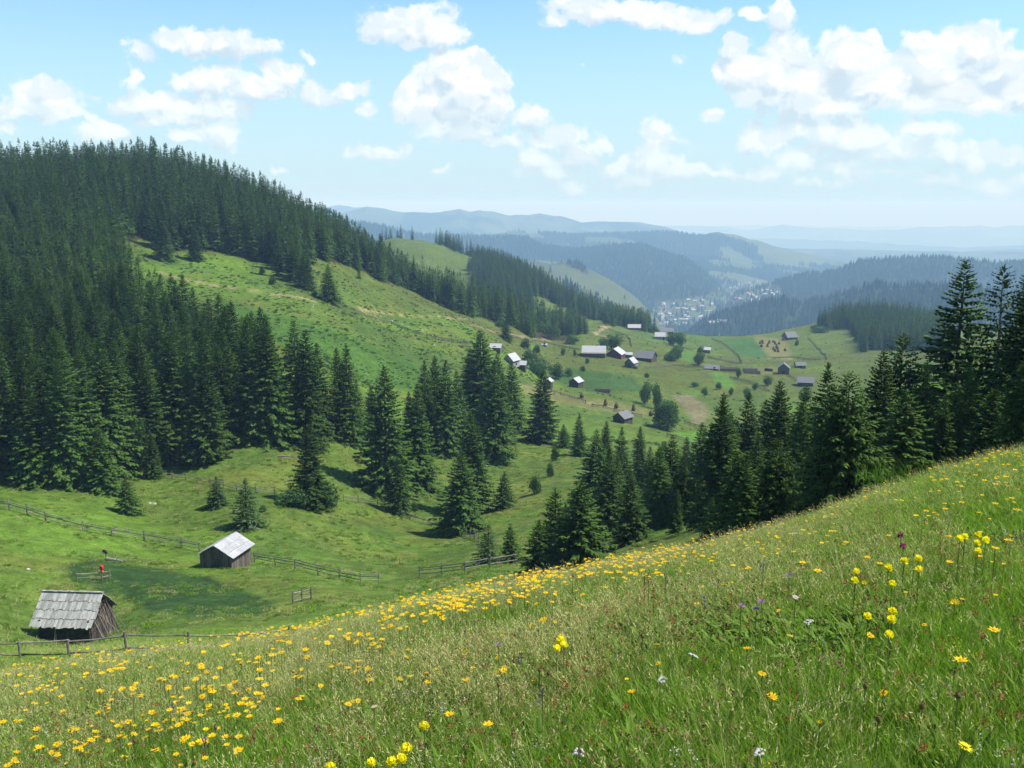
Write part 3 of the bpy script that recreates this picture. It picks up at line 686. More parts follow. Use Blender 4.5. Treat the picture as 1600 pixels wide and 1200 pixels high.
# ---- forests: candidates as arrays
def region(poly, n, rlo, rhi, azlo, azhi, sp, seed, hlo, hhi, edge=None):
    """dart-throwing by grid: one tree per cell of size sp, base inside the polygon"""
    r = np.random.default_rng(seed); xs = []; 
    xl, xh = min(rhi*sin(azlo), rlo*.8*sin(azlo))-20, rhi*sin(azhi)+20
    if azlo < 0: xh = max(xh, rlo*sin(azhi)+20, 20)
    gx, gy = np.meshgrid(np.arange(xl, xh, sp), np.arange(rlo*.8, rhi, sp)); x = gx.ravel()+r.uniform(-.45, .45, gx.size)*sp; y = gy.ravel()+r.uniform(-.45, .45, gx.size)*sp
    rr = np.hypot(x, y); az = np.arctan2(x, y); m = (rr > rlo) & (rr < rhi) & (az > azlo) & (az < azhi); x, y, rr = x[m], y[m], rr[m]
    z = terrain(x, y); px, py = proj(x, y, z); m = inpoly(px+r.normal(size=len(x))*6, py+r.normal(size=len(x))*(3 if rlo < 500 else 2), poly)
    H = r.uniform(hlo, hhi, len(x))*(1-.25*(r.random(len(x)) < .2))
    return np.stack([x, y, z, H, px, py, rr], 1)[m]
FL = [region(FOREST1, 0, 138, 585, R_(-34), R_(-14.5), 4.6, 1, 16, 23), region(FOREST1, 0, 138, 640, R_(-14.5), R_(3.5), 4.6, 2, 16, 22),
      region(FOREST3, 0, 700, 1240, R_(-8), R_(9), 5.6, 3, 14, 19), region(FOREST4, 0, 640, 800, R_(0), R_(5), 4.6, 4, 14, 19), region([(530,340),(720,340),(720,560),(530,560)], 0, 500, 580, R_(-9.8), R_(-3.6), 4.6, 11, 15, 20), region([(690,340),(850,340),(850,580),(690,580)], 0, 528, 625, R_(-3.8), R_(1.2), 5.0, 12, 13, 17),
      region(FOREST5, 0, 560, 1300, R_(14), R_(25.5), 6.4, 5, 11, 18)]
tops = [(605,372,1095),(611,371,1095),(618,371,1095),(628,370,1095),(633,370,1095),(565,392,1100),(572,388,1100),(585,384,1100),(650,371,1095)]
F = np.concatenate(FL)
# visibility of tree tops against ground (polar horizon)
hz_az = azs; tt_ = GZ/np.maximum(RR, 1e-3); tt_[RR < 20] = -9; hor = np.maximum.accumulate(tt_, axis=0)
def seen(x, y, z, H, margin=0.006):
    r = np.hypot(x, y); a = np.arctan2(x, y); j = np.clip(np.searchsorted(azs, a), 0, len(azs)-1); i = np.clip(np.searchsorted(rs_, r*.985)-1, 0, len(rs_)-1)
    return (z+H)/r > hor[i, j]-margin
F = F[seen(F[:, 0], F[:, 1], F[:, 2], F[:, 3])]
for (px, py, r) in tops:
    P = at_r(px, r); F = np.concatenate([F, [[P[0], P[1], P[2], 14+random.uniform(0, 3), px, py, r]]])
inside = (F[:, 4] > -10) & (F[:, 4] < 1610)
# occlusion estimate between the trees: nearest-first, on a coarse column grid
order = np.argsort(F[:, 6]); top_y = proj(F[:, 0], F[:, 1], F[:, 2]+F[:, 3])[1]
col_top = np.full(800, 5000.0); vis = np.zeros(len(F))
for i in order:
    c = int(F[i, 4]/2)
    if not (0 <= c < 800) or not inside[i]: continue
    w = max(1, int(F[i, 3]*.13*FPX/F[i, 6]/2)); lo, hi = max(0, c-w), min(800, c+w+1); cur = col_top[lo:hi]
    vis[i] = np.clip(np.minimum(cur, F[i, 5])-top_y[i], 0, None).mean()*w; nar = max(1, w//2); lo, hi = max(0, c-nar), min(800, c+nar+1)
    col_top[lo:hi] = np.minimum(col_top[lo:hi], top_y[i]+(F[i, 5]-top_y[i])*.3)
pick = np.argsort(-vis)[:max(0, 300-NSPR)]
sel = np.zeros(len(F), bool); sel[pick] = True
def reg_label(px, py, r):
    if r > 700: return 'dark spruce in the wood on the far hill shoulder', 'spruces of the wood on the far shoulder'
    if r > 380 and px < 420: return 'spruce near the top of the wooded hill on the left', 'spruces on top of the left hill'
    if r > 330: return 'dark spruce in the forest band along the crest above the upper pasture', 'spruces in the forest band above the pasture'
    if py > 690: return 'spruce on the lower edge of the dense left forest, facing the valley meadow', 'spruces on the lower forest edge'
    if px < 260: return 'dark spruce inside the dense forest covering the left hillside', 'spruces inside the left forest'
    return 'tall dark spruce in the forest tongue below the upper pasture', 'spruces in the forest tongue below the pasture'
for i in np.nonzero(sel)[0]:
    x, y, z, H, px, py, r = F[i]; lab, grp = reg_label(px, py, r)
    key = ('near%d' % (i % 3)) if r < 260 else 'mid%d' % (i % 4)
    tree_copy(key, 'spruce_tree', (x, y, z-.2), H, random.uniform(.9, 1.15)*(1.0 if r < 260 else 1.12), lab, grp)
print('forest', len(F), 'hand', NSPR)
# ------------------------------------------------------------------ scattering of uncountable growth
def scatter(name, P, yaw, sc, idx, items, label, cat, group=None):
    """points instancing one of several real objects standing in the scene (items: list of tuples of objects)"""
    me = bpy.data.meshes.new(name); me.vertices.add(len(P)); me.vertices.foreach_set('co', np.asarray(P, np.float32).ravel())
    for nm, ty, ar, key in (('yaw', 'FLOAT', yaw, 'value'), ('idx', 'INT', idx, 'value')):
        a = me.attributes.new(nm, ty, 'POINT'); a.data.foreach_set(key, np.asarray(ar, np.float32 if ty == 'FLOAT' else np.int32))
    a = me.attributes.new('scl', 'FLOAT_VECTOR', 'POINT'); a.data.foreach_set('vector', np.asarray(sc, np.float32).ravel())
    o = obj(name, me); g = bpy.data.node_groups.new(name, 'GeometryNodeTree')
    g.interface.new_socket('Geometry', in_out='INPUT', socket_type='NodeSocketGeometry'); g.interface.new_socket('Geometry', in_out='OUTPUT', socket_type='NodeSocketGeometry')
    n = NT(g); gi = n.new('NodeGroupInput'); go = n.new('NodeGroupOutput'); jn = n.new('GeometryNodeJoinGeometry')
    for it in reversed(items):
        j2 = n.new('GeometryNodeJoinGeometry')
        for ob in it:
            oi = n.new('GeometryNodeObjectInfo'); oi.inputs['Object'].default_value = ob; n.l.new(oi.outputs['Geometry'], j2.inputs[0])
        ti = n.new('GeometryNodeGeometryToInstance'); n.l.new(j2.outputs[0], ti.inputs[0]); n.l.new(ti.outputs[0], jn.inputs[0])
    ip = n.new('GeometryNodeInstanceOnPoints'); n.l.new(gi.outputs[0], ip.inputs['Points']); n.l.new(jn.outputs[0], ip.inputs['Instance']); ip.inputs['Pick Instance'].default_value = True
    def na_(nm, dt): q = n.new('GeometryNodeInputNamedAttribute', data_type=dt); q.inputs[0].default_value = nm; return q.outputs[0]
    n.l.new(na_('idx', 'INT'), ip.inputs['Instance Index']); n.l.new(na_('scl', 'FLOAT_VECTOR'), ip.inputs['Scale'])
    cx = n.new('ShaderNodeCombineXYZ'); n.l.new(na_('yaw', 'FLOAT'), cx.inputs[2])
    e2 = n.new('FunctionNodeEulerToRotation'); n.l.new(cx.outputs[0], e2.inputs[0]); n.l.new(e2.outputs[0], ip.inputs['Rotation'])
    n.l.new(ip.outputs[0], go.inputs[0]); md = o.modifiers.new('growth', 'NODES'); md.node_group = g
    tag(o, label, cat, group, 'stuff'); return o
def kids(o): return tuple(c for c in o.children)
rest = F[~sel]
# four source trees: real spruces standing in the forest
src = []
for k in range(4):
    H0, cm, tm = PROTO['mid%d' % k]
    x, y, z, H, *_ = rest[np.argsort(np.abs(rest[:, 6]-330))[k*7]]
    o = tree_copy('mid%d' % k, 'spruce_tree', (x, y, z-.2), H, 1.1, 'dark spruce inside the dense forest covering the left hillside', 'spruces inside the left forest'); src.append(kids(o))
def sc_forest(A, name, label):
    r = np.random.default_rng(len(A)); s = A[:, 3]/20; w = s*r.uniform(.95, 1.3, len(A)); P = A[:, :3].copy(); P[:, 2] -= .3
    scatter(name, P, r.uniform(0, 6.28, len(A)), np.stack([w, w, s], 1), r.integers(0, 4, len(A)), src, label, 'forest')
sc_forest(rest[rest[:, 6] < 690], 'forest', 'dense dark spruce forest covering the left hill down to the valley meadow')
sc_forest(rest[rest[:, 6] >= 690], 'forest', 'dark spruce woods on the far hill shoulders below the clearings')
# far spruces, 1.3 - 7 km: light tree made of ragged cones
def far_tree(seed):
    r = np.random.default_rng(seed); V = []; T = []; n = 0; tn = []
    for k in range(5):
        z0 = 1.2+k*2.6; z1 = z0+5.2-k*.4; R0 = 3.0*(1-k/5.6)
        m = 9; a = np.arange(m)*2*pi/m+r.uniform(0, 1)
        for i in range(m):
            q = R0*r.uniform(.65, 1.2); V += [[cos(a[i]-.38)*q*.8, sin(a[i]-.38)*q*.8, z0+r.uniform(0, .8)], [cos(a[i]+.38)*q, sin(a[i]+.38)*q, z0-r.uniform(0, .6)], [0, 0, z1]]
            T.append([n, n+1, n+2]); n += 3; t = r.uniform(.7, 1.3); tn += [t, t, t]
    return mesh_data('far_spruce', V, [T], M['needles_far'], tint=tn)
fsrc = []
for k, (px, py) in enumerate([(940,492),(962,500),(985,508)]):
    P = hit(px, py, 600); o = obj('spruce_tree', far_tree(k)); o.location = P; tag(o, ('first', 'second', 'last')[k]+' of three small spruces where the far wood runs out downhill', 'tree', 'last spruces of the far wood'); fsrc.append((o,))
r = np.random.default_rng(77); N = 170000
a_ = r.uniform(R_(-30), R_(30), N); r_ = np.sqrt(r.uniform(1300**2, 6800**2, N)); x = r_*np.sin(a_); y = r_*np.cos(a_)
z, kd = terrain(x, y, True); px, py = proj(x, y, z); cv = forest_cover(x, y, r_, px, py, kd)
spot = (r.random(N) < .035) & (r_ < 5200)
town = inpoly(px, py, CLEAR[2]) | inpoly(px, py, CLEAR[3])
cv &= r_ < 6000
k_ = (cv | (spot & (kd > 0) & (fbm(x/60, y/60, 2, 9) > .52)) | (town & (r.random(N) < .14))) & seen(x, y, z, np.full(N, 16.), .002)
x, y, z, r_ = x[k_], y[k_], z[k_], r_[k_]; s = r.uniform(.8, 1.35, len(x))*np.interp(r_, [1300, 6800], [.9, 1.5])
scatter('distant_forest', np.stack([x, y, z-.5], 1), r.uniform(0, 6.28, len(x)), np.stack([s*1.3, s*1.3, s], 1), r.integers(0, 3, len(x)), fsrc, 'hazy blue-green forest covering the distant ridges', 'forest')
print('far trees', len(x))
#@@PART3
M['redwall'] = woodmat('maroon_boards', (.10, .022, .045), (.16, .035, .07), (6, 6, 1))
M['white'] = flatmat('limewash', (.27, .27, .27), .9, .15, .8)
M['greyroof'] = flatmat('grey_sheet_roof', (.13, .135, .14), .95, .2, .5)
M['paleroof'] = flatmat('pale_sheet_roof', (.32, .32, .33), .9, .12, .5)
M['redroof'] = flatmat('rust_roof', (.20, .07, .04), .7, .2, .5)
M['glass'] = flatmat('window_glass', (.03, .035, .04), .2, .1, 1)
M['hay'] = flatmat('dark_hay', (.085, .065, .030), .95, .35, 3)
M['redcloth'] = flatmat('red_cloth', (.55, .035, .02), .8, .1, 6)
M['rust'] = leafmat('reddish_leaves', (.06, .022, .014), (.10, .035, .018), .7, .1, .2)
def rotz(v, a): return np.array([v[0]*cos(a)-v[1]*sin(a), v[0]*sin(a)+v[1]*cos(a), v[2]])
def sheet(mb, a, b, c, d, th, tint=None):
    """thin slab from corner loop a b c d, thickened downward along its normal"""
    a, b, c, d = [np.array(q, float) for q in (a, b, c, d)]; n = np.cross(b-a, d-a); n /= np.linalg.norm(n)
    if n[2] < 0: n = -n; b, d = d, b
    lo = [q-n*th for q in (a, b, c, d)]; mb.hexa(np.array(lo+[a, b, c, d]), tint)
def gable_walls(L, W, he, rise, z0=-.8):
    mb = MB(); x, y = L/2, W/2; t = .12
    V = []; Q = []; T = []
    P = [[-x,-y,z0],[x,-y,z0],[x,y,z0],[-x,y,z0],[-x,-y,he],[x,-y,he],[x,y,he],[-x,y,he],[-x,0,he+rise],[x,0,he+rise]]
    mb.add(P, [[0,1,5,4],[2,3,7,6]], [], 1.0); mb.V[-1] = np.array(P, float); mb.add([P[1],P[2],P[6],P[9],P[5]], [[0,1,2,4]], [[2,3,4]], 1.0); mb.add([P[3],P[0],P[4],P[8],P[7]], [[0,1,2,4]], [[2,3,4]], 1.0)
    return mb
def house(px, py, yaw, L, W, he, rise, wall, roof, label, cat='barn', name='wooden_barn', group=None, door=True, windows=0, chimney=False, porch=False, lean=False, rmin=60, r=None):
    P = hit(px, py, rmin) if r is None else at_r(px, r)
    o = empty(name, tuple(P), yaw); tag(o, label, cat, group)
    gable_walls(L, W, he, rise).build('wall', M[wall], o)
    ov = .35+W*.03; k = rise/(W/2); mb = MB()
    for s in (-1, 1):
        n = 4
        for i in range(n):   # courses
            y0 = (W/2+ov)*(1-i/n)*s; y1 = (W/2+ov)*(1-(i+1)/n-(.04 if i < n-1 else 0))*s
            za = he+rise-abs(y0)*k+.10+i*.0+.02*(n-i) ; zb = he+rise-abs(y1)*k+.10+.02*(n-i)-.035
            sheet(mb, (-L/2-ov, y0, za), (L/2+ov, y0, za), (L/2+ov, y1, zb), (-L/2-ov, y1, zb), .07, random.uniform(.85, 1.12))
    rf = mb.build('roof', M[roof], o)
    if chimney:
        c = MB(); c.box((L*.15, .3, he+rise+.3), (.6, .6, 1.3)); c.box((L*.15, .3, he+rise+1.0), (.75, .75, .12)); c.build('chimney', M['white'], rf)
    if door:
        d = MB(); d.box((0 if L < 6 else L*.2, -W/2-.03, 1.0), (1.1, .07, 2.0)); d.build('door', M['darkwood'], o)
        d = MB(); d.box((-L/2-.03, 0, 1.0), (.07, 1.2, 1.9)); d.build('door', M['darkwood'], o)
    for i in range(windows):
        x = -L*.36+i*L*.22; w = MB(); w.box((x, -W/2-.02, 1.5), (.9, .05, .9)); q = w.build('window', M['glass'], o)
        w = MB()
        for dx, dz, sx_, sz_ in ((-.5, 0, .1, 1.1), (.5, 0, .1, 1.1), (0, .5, .9, .1), (0, -.5, .9, .1), (0, 0, .05, .9)): w.box((x+dx, -W/2-.05, 1.5+dz), (sx_, .06, sz_))
        w.build('window_frame', M['white'], q)
    if porch:
        w = MB(); [w.bar((x, -W/2-1.3, -.5), (x, -W/2-1.3, 2.0), .08) for x in np.linspace(-L/2, L/2, 5)]; sheet(w, (-L/2, -W/2-1.6, 1.95), (L/2, -W/2-1.6, 1.95), (L/2, -W/2, 2.4), (-L/2, -W/2, 2.4), .08); w.build('porch', M['weathered'], o)
    return o
# -------- weathered hay barn in the near valley
def big_barn():
    P = hit(122, 1000, 60); P[2] = min(T1(P[0]-2, P[1]), T1(P[0]+2, P[1]-1))+.05; yaw = R_(-4)
    o = empty('log_barn', tuple(P), yaw, (.80, .80, .80)); tag(o, 'weathered log barn with shingled board roof and poles leaning on its end wall', 'barn')
    L, W, he, rise = 4.5, 3.9, 2.35, 1.75; mb = MB()
    for i in range(13):
        z = -.25+i*.205
        for s in (-1, 1):
            mb.bar((-L/2-.22, s*W/2, z), (L/2+.22, s*W/2, z+random.uniform(-.02, .02)), .108, n=8)
            if z < he: mb.bar((s*L/2, -W/2-.22, z+.10), (s*L/2, W/2+.22, z+.10), .105, n=8)
    for s in (-1, 1):
        for i in range(9):
            z = he+.05+i*.19; y = (W/2)*(1-(z-he)/rise)
            if y > .1: mb.bar((s*L/2, -y, z), (s*L/2, y, z), .09, n=6)
    mb.build('wall', M['darkwood'], o)
    rf = MB(); k = rise/(W/2); x0, x1 = -L/2-.75, L/2+.42; r = np.random.default_rng(3)
    for s in (-1, 1):
        for c in range(4):
            ya = (W/2+.62)*(1-c/4)+.06; yb = (W/2+.62)*(1-(c+1)/4)-.10; x = x0
            yb = max(yb, 0.0)
            while x < x1:
                w = r.uniform(.14, .26); e = r.uniform(-.07, .07); lift = .05+r.uniform(0, .035); z = lambda y: he+rise-y*k+.09
                sheet(rf, (x, s*(ya+e), z(ya+e)+lift+.03), (x+w-.015, s*(ya+e), z(ya+e)+lift+.03+r.uniform(-.012, .012)), (x+w-.015, s*yb, z(yb)+.02+r.uniform(0, .02)), (x, s*yb, z(yb)+.02), .03, r.uniform(.70, 1.22)); x += w
    rfo = rf.build('roof', M['shingle'], o)
    rg = MB(); x = x0
    while x < x1: w = r.uniform(.2, .4); rg.box((x+w/2, 0, he+rise+.17+r.uniform(0, .05)), (w-.01, .22, .04), tint=r.uniform(.6, 1.1)); x += w
    rg.build('ridge_board', M['shingle'], rfo)
    gb = MB()
    for i in range(9): gb.bar((L/2+.1, -W/2+.3+i*.42, he-.2), (L/2+.75+r.uniform(-.1, .2), -W/2+.5+i*.40, he+rise-abs(-W/2+.5+i*.4)*k-.1), .05, .03, 5)
    gb.build('eave_beam', M['darkwood'], o)
    for i in range(16):
        y = -W/2+.05+i*.235; zz = he+rise*.85-abs(y+.1)*k*.8
        p = MB(); p.bar((L/2+1.25+r.uniform(-.25, .35), y+r.uniform(-.3, .5), -.25), (L/2+.25, y*.85, min(zz, 3.3)+r.uniform(-.3, .2)), .045, .028, 6); p.build('leaning_pole', M['pole'] if i % 3 == 0 else M['weathered'], o)
    for a, b in (((L/2+3.0, -.6, -.3), (L/2+.3, -.9, 2.7)), ((-L/2-1.0, -W/2-.6, -.5), (-L/2-.55, -W/2-.45, 2.0)), ((-L/2+1.5, -W/2-.9, -.5), (-L/2+1.7, -W/2-.62, 2.0)), ((-L/2+1.75, -W/2-.95, -.5), (-L/2+1.72, -W/2-.6, 1.3)), ((-L/2+1.3, -W/2-.9, -.5), (-L/2+1.66, -W/2-.6, 1.2))):
        p = MB(); p.bar(a, b, .05, .035, 6); p.build('prop_pole', M['pole'], o)
    d = MB(); [d.box((-L/2+2.5+i*.2, -W/2-.125, .9), (.19, .04, 1.7)) for i in range(5)]; d.build('door', M['darkwood'], o)
big_barn()
def small_hut():
    P = hit(354, 884, 60); P[2] = T1(P[0], P[1])-.05
    o = empty('plank_hut', tuple(P), R_(76)); tag(o, 'small grey plank hut with bright pale board roof beside the fence', 'hut')
    L, W, he, rise = 3.9, 3.5, 2.0, 1.0; r = np.random.default_rng(5); w = MB()
    gable_walls(L-.12, W-.12, he-.02, rise-.02).build('wall', M['darkwood'], o)
    for s in (-1, 1):
        x = -L/2
        while x < L/2-.02: b = r.uniform(.14, .22); w.box((x+b/2, s*W/2, he/2-.25), (b-.02, .05, he+.45), tint=r.uniform(.6, 1.35)); x += b
        y = -W/2
        while y < W/2-.02: b = r.uniform(.14, .22); h = he+rise*(1-abs(y+b/2)/(W/2)); w.box((s*L/2, y+b/2, h/2-.27), (.05, b-.02, h+.42), tint=r.uniform(.6, 1.35)); y += b
    w.build('board_cladding', M['weathered'], o)
    rf = MB(); k = rise/(W/2)
    for s in (-1, 1):
        for c in range(3):
            ya = (W/2+.4)*(1-c/3)+.05; yb = max((W/2+.4)*(1-(c+1)/3)-.08, 0); x = -L/2-.35
            while x < L/2+.35: b = r.uniform(.3, .7); b = min(b, L/2+.36-x); z = lambda y: he+rise-y*k+.07; sheet(rf, (x, s*ya, z(ya)+.05), (x+b-.01, s*ya, z(ya)+.05), (x+b-.01, s*yb, z(yb)), (x, s*yb, z(yb)), .03, r.uniform(.86, 1.1)); x += b+.001
    rf.build('roof', M['shingle2'], o)
    d = MB(); [d.box((-L/2-.04, -.35+i*.2, .8), (.05, .19, 1.5), tint=.6) for i in range(4)]; d.build('door', M['weathered'], o)
small_hut()
GB = 'farm buildings on the middle slope'
H_ = [
 (928,556,R_(-6),11.5,7,2.3,3.0,'weathered','paleroof','long farmhouse with wide pale roof on the middle slope','farmhouse','farmhouse',dict(windows=4,chimney=True,porch=True)),
 (962,559,R_(70),9,8,2.6,2.8,'redwall','paleroof','farm barn with maroon gable and white roof right of the long farmhouse','barn','farm_barn',{}),
 (979,558,R_(-5),5.5,4,1.7,1.0,'weathered','paleroof','low pale-roofed shed against the maroon barn','shed','farm_shed',{}),
 (1009,563,R_(-30),9.5,8,2.1,3.0,'darkwood','greyroof','dark barn with grey roof at the right end of the farmyard','barn','farm_barn',{}),
 (986,573,R_(60),5.0,4.6,2.4,2.2,'weathered','paleroof','small steep-roofed barn just below the farmyard','barn','wooden_barn',{}),
 (992,575,R_(-20),3.2,3,1.2,.8,'weathered','greyroof','tiny lean shed at the foot of the steep-roofed barn','shed','farm_shed',{}),
 (991,515,R_(-5),9.5,6,2.0,2.2,'weathered','paleroof','white-roofed house alone on the ridge above the farm','house','village_house',{}),
 (1033,530,R_(-8),8.5,6,2.6,2.6,'white','paleroof','house with bright white roof at the ridge bushes','house','village_house',{}),
 (1041,521,R_(-5),10,7,2.0,2.4,'weathered','greyroof','grey-roofed barn behind the house with bright white roof','barn','wooden_barn',{}),
 (1103,551,R_(-15),5.5,4.5,2.3,1.4,'darkwood','paleroof','small hut beside the two round trees on the field','hut','wooden_hut',{}),
 (1113,578,R_(-20),7,5,1.2,1.5,'weathered','greyroof','low grey-roofed barn by the stacked log rows','barn','wooden_barn',{}),
 (1168,525,R_(80),4.5,4,2.2,1.6,'white','paleroof','tiny white hut on the skyline of the green knoll','hut','wooden_hut',dict(px=1125)),
 (1234,530,R_(20),9,7,2.2,3.6,'weathered','greyroof','steep grey-roofed house at the top of the haystack field','house','village_house',{}),
 (1224,584,R_(75),6,5.5,3.4,2.2,'weathered','greyroof','tall narrow grey barn below the haystack field','barn','wooden_barn',{}),
 (1250,575,R_(0),5,4,1.8,1.4,'weathered','greyroof','small grey hut right of the tall narrow barn','hut','wooden_hut',{}),
 (1258,603,R_(-15),6.8,5,2.2,2.0,'darkwood','greyroof','dark barn with grey roof just left of the near spruces','barn','wooden_barn',{}),
 (900,605,R_(60),4.4,4.0,2.5,1.5,'darkwood','paleroof','small dark barn with white roof edges above the hay strip','barn','wooden_barn',{}),
 (857,606,R_(75),3.4,2.6,2.7,1.0,'darkwood','paleroof','narrow dark barn beside the tall isolated spruce','barn','wooden_barn',{}),
 (973,660,R_(50),4.8,4.2,2.0,1.6,'darkwood','greyroof','grey barn below the hay strip and its fence','barn','wooden_barn',{}),
 (851,541,R_(-10),2.6,2,.9,.5,'white','paleroof','tiny white shelter on the pasture above the farm','shelter','small_shelter',{}),
 (799,570,R_(60),5,4.4,2.2,2.3,'white','paleroof','house with tall white gable half hidden by the spruce clump','house','village_house',dict(windows=2)),
 (813,577,R_(-10),4.5,3.4,2.2,1.2,'darkwood','paleroof','low shed in front of the half hidden white-gabled house','shed','farm_shed',{}),
 (774,548,R_(-10),4.5,3.5,1.6,1.2,'weathered','paleroof','small pale roof showing above the left of the spruce clump','shed','farm_shed',{}),
]
for (px, py, yaw, L, W, he, rise, wl, rf, lab, cat, nm, kw) in H_:
    kw = dict(kw); px = kw.pop('px', px)
    house(px, py, yaw, L, W, he, rise, wl, rf, lab, cat, nm, rmin=200, **kw)
# -------- village in the far valley: every house a thing
vr = np.random.default_rng(12); hm = []
for k, (roof, wall) in enumerate((('paleroof', 'white'), ('greyroof', 'white'), ('redroof', 'white'), ('paleroof', 'weathered'))):
    L, W, he, rise = 15, 11, 5, 4.5; mb = gable_walls(L, W, he, rise, -4); nf1 = sum(len(q) for q in mb.Q)+sum(len(q) for q in mb.T)
    for s in (-1, 1): sheet(mb, (-L/2-1, s*(W/2+1), he-.6), (L/2+1, s*(W/2+1), he-.6), (L/2+1, 0, he+rise+.3), (-L/2-1, 0, he+rise+.3), .4)
    V = np.concatenate(mb.V); Q = np.concatenate(mb.Q); T = np.concatenate(mb.T); mi = [0]*6+[0]*4
    nq = len(Q); wallq = 4; mi = [0]*wallq+[1]*(nq-wallq)+[0]*len(T)
    hm.append(mesh_data('village_house', V, [Q, T], [M[wall], M[roof]], mi=mi, tint=np.ones(len(V))))
VZ = [([(1028,478),(1050,470),(1110,464),(1118,488),(1075,510),(1030,508)], 72, 'house in the village on the distant valley floor', 'houses of the distant valley village', (2700, 5200)),
      ([(1118,452),(1160,442),(1228,460),(1195,474),(1140,474)], 62, 'house in the upper end of the distant village, under the dark hill', 'houses at the upper end of the distant village', (3200, 6500)),
      ([(1130,440),(1185,436),(1200,444),(1140,450)], 16, 'pale house on the farthest edge of the distant village', 'houses on the farthest village edge', (4000, 7500)),
      ([(1040,505),(1130,500),(1140,508),(1060,514)], 20, 'house in the bottom row of the distant village', 'bottom row of village houses', (2500, 4500))]
for poly, n, lab, grp, (r0, r1) in VZ:
    xs = [p[0] for p in poly]; ys = [p[1] for p in poly]; c = 0
    while c < n:
        px, py = vr.uniform(min(xs), max(xs)), vr.uniform(min(ys), max(ys))
        if not inpoly(np.array([px]), np.array([py]), poly)[0]: continue
        c += 1; P = hit(px, py, 1500)
        if P is None: continue
        k = vr.choice(4, p=[.5, .15, .1, .25]); o = obj('village_house', hm[k]); o.location = P; o.rotation_euler = (0, 0, vr.uniform(-.6, .6)); s = vr.uniform(.42, .82); o.scale = (s, s, s*.9)
        tag(o, ('pale-roofed ', 'grey-roofed ', 'rust-roofed ', 'weathered pale-roofed ')[k]+lab, 'house', ('pale ', 'grey-roofed ', 'rust-roofed ', 'weathered ')[k]+grp)
for (px, py) in ((1065,352),(930,360),(934,361),(925,383),(867,372),(856,408),(1252,347),(880,432),(944,462)): pass
# -------- fences
def fence(pix, label, spacing=3.0, h=1.15, rails=(.45, .95), whole=False, rr=None, pr=.055, rl=.05, mat='rail', sag=.02, gap=0, name='rail_fence'):
    P = [at_r(p[0], p[1]) if rr else hit(p[0], p[1], 40) for p in pix]; P = [p for p in P if p is not None]
    if len(P) < 2: print('fence lost', label); return
    pts = []
    for a, b in zip(P[:-1], P[1:]):
        n = max(1, int(round(np.linalg.norm((b-a)[:2])/spacing)))
        pts += [a+(b-a)*i/n for i in range(n)]
    pts.append(P[-1]); pts = [np.array([p[0], p[1], T1(p[0], p[1])]) for p in pts]
    o = empty(name, tuple(pts[0])); tag(o, label, 'fence'); O = pts[0]; r = random.Random(len(pts)); allm = MB()
    for i, p in enumerate(pts):
        m = allm if whole else MB(); q = p-O; hh = h*r.uniform(.9, 1.15)
        m.bar(q+np.array([0, 0, -.3]), q+np.array([r.uniform(-.06, .06), r.uniform(-.06, .06), hh]), pr*1.15, pr, 6)
        if not whole: m.build('post', M[mat], o)
    for i in range(len(pts)-1):
        if r.random() < gap: continue
        for j, z in enumerate(rails):
            m = allm if whole else MB(); a, b = pts[i]-O, pts[i+1]-O; e = (b-a)*.04; off = np.array([0.07*(-1)**j, .09, 0]) if not whole else np.zeros(3)
            m.bar(a-e+np.array([0, 0, z+r.uniform(-.05, .05)])+off, b+e+np.array([0, 0, z+r.uniform(-.05, .05)])+off, rl, rl*.75, 6, bend=-sag)
            if not whole: m.build('rail', M[mat], o)
    if whole:
        for c in [allm]: me = c.me('fence', M[mat]); q = obj(name, me); q.location = O; tag(q, label, 'fence'); bpy.data.objects.remove(o)
fence([(-60,43),(0,42),(80,41),(175,39.5),(275,39),(360,41),(440,43)], 'log rail fence running in front of the weathered log barn', spacing=4.6, h=1.02, rails=(.30, .82), rr=True, pr=.045, rl=.038, sag=.04)
fence([(-40,787),(15,797),(72,815),(130,830),(176,838),(225,845),(284,856),(312,862)], 'grey rail fence along the forest meadow left of the plank hut', spacing=4.3, h=1.25, rails=(.35, .75, 1.0), pr=.07)
fence([(398,878),(430,884),(461,889),(497,899),(530,906),(563,912),(592,913)], 'rail fence curving through the meadow right of the plank hut', spacing=4.0, h=1.2, rails=(.4, .75, 1.0))
fence([(655,903),(690,900),(726,896),(765,889),(806,882)], 'short rail fence reaching the flower slope near two young conifers', spacing=4.6, h=1.3, rails=(.45, .8, 1.05), gap=.1)
fence([(228,742),(290,750),(370,768),(430,775)], 'old rail fence coming out from under the left forest', spacing=3.2, rails=(.4, .8))
fence([(537,783),(560,786),(590,790),(610,798),(640,812),(670,820),(700,831),(722,836),(748,846)], 'zigzag split rail fence past the broad fence spruce', spacing=3.0, h=1.1, rails=(.3, .6, .9), gap=.06)
fence([(458,944),(472,940),(486,936)], 'short rack of rails standing alone on the meadow', spacing=1.6, h=1.2, rails=(.2, .55, .9), name='hay_rack')
fence([(121,910),(160,907),(172,905)], 'pair of pale rails on thin stakes behind the log barn', spacing=3.2, h=1.1, rails=(.35, .75), pr=.03, rl=.04, mat='pole', name='drying_rack')
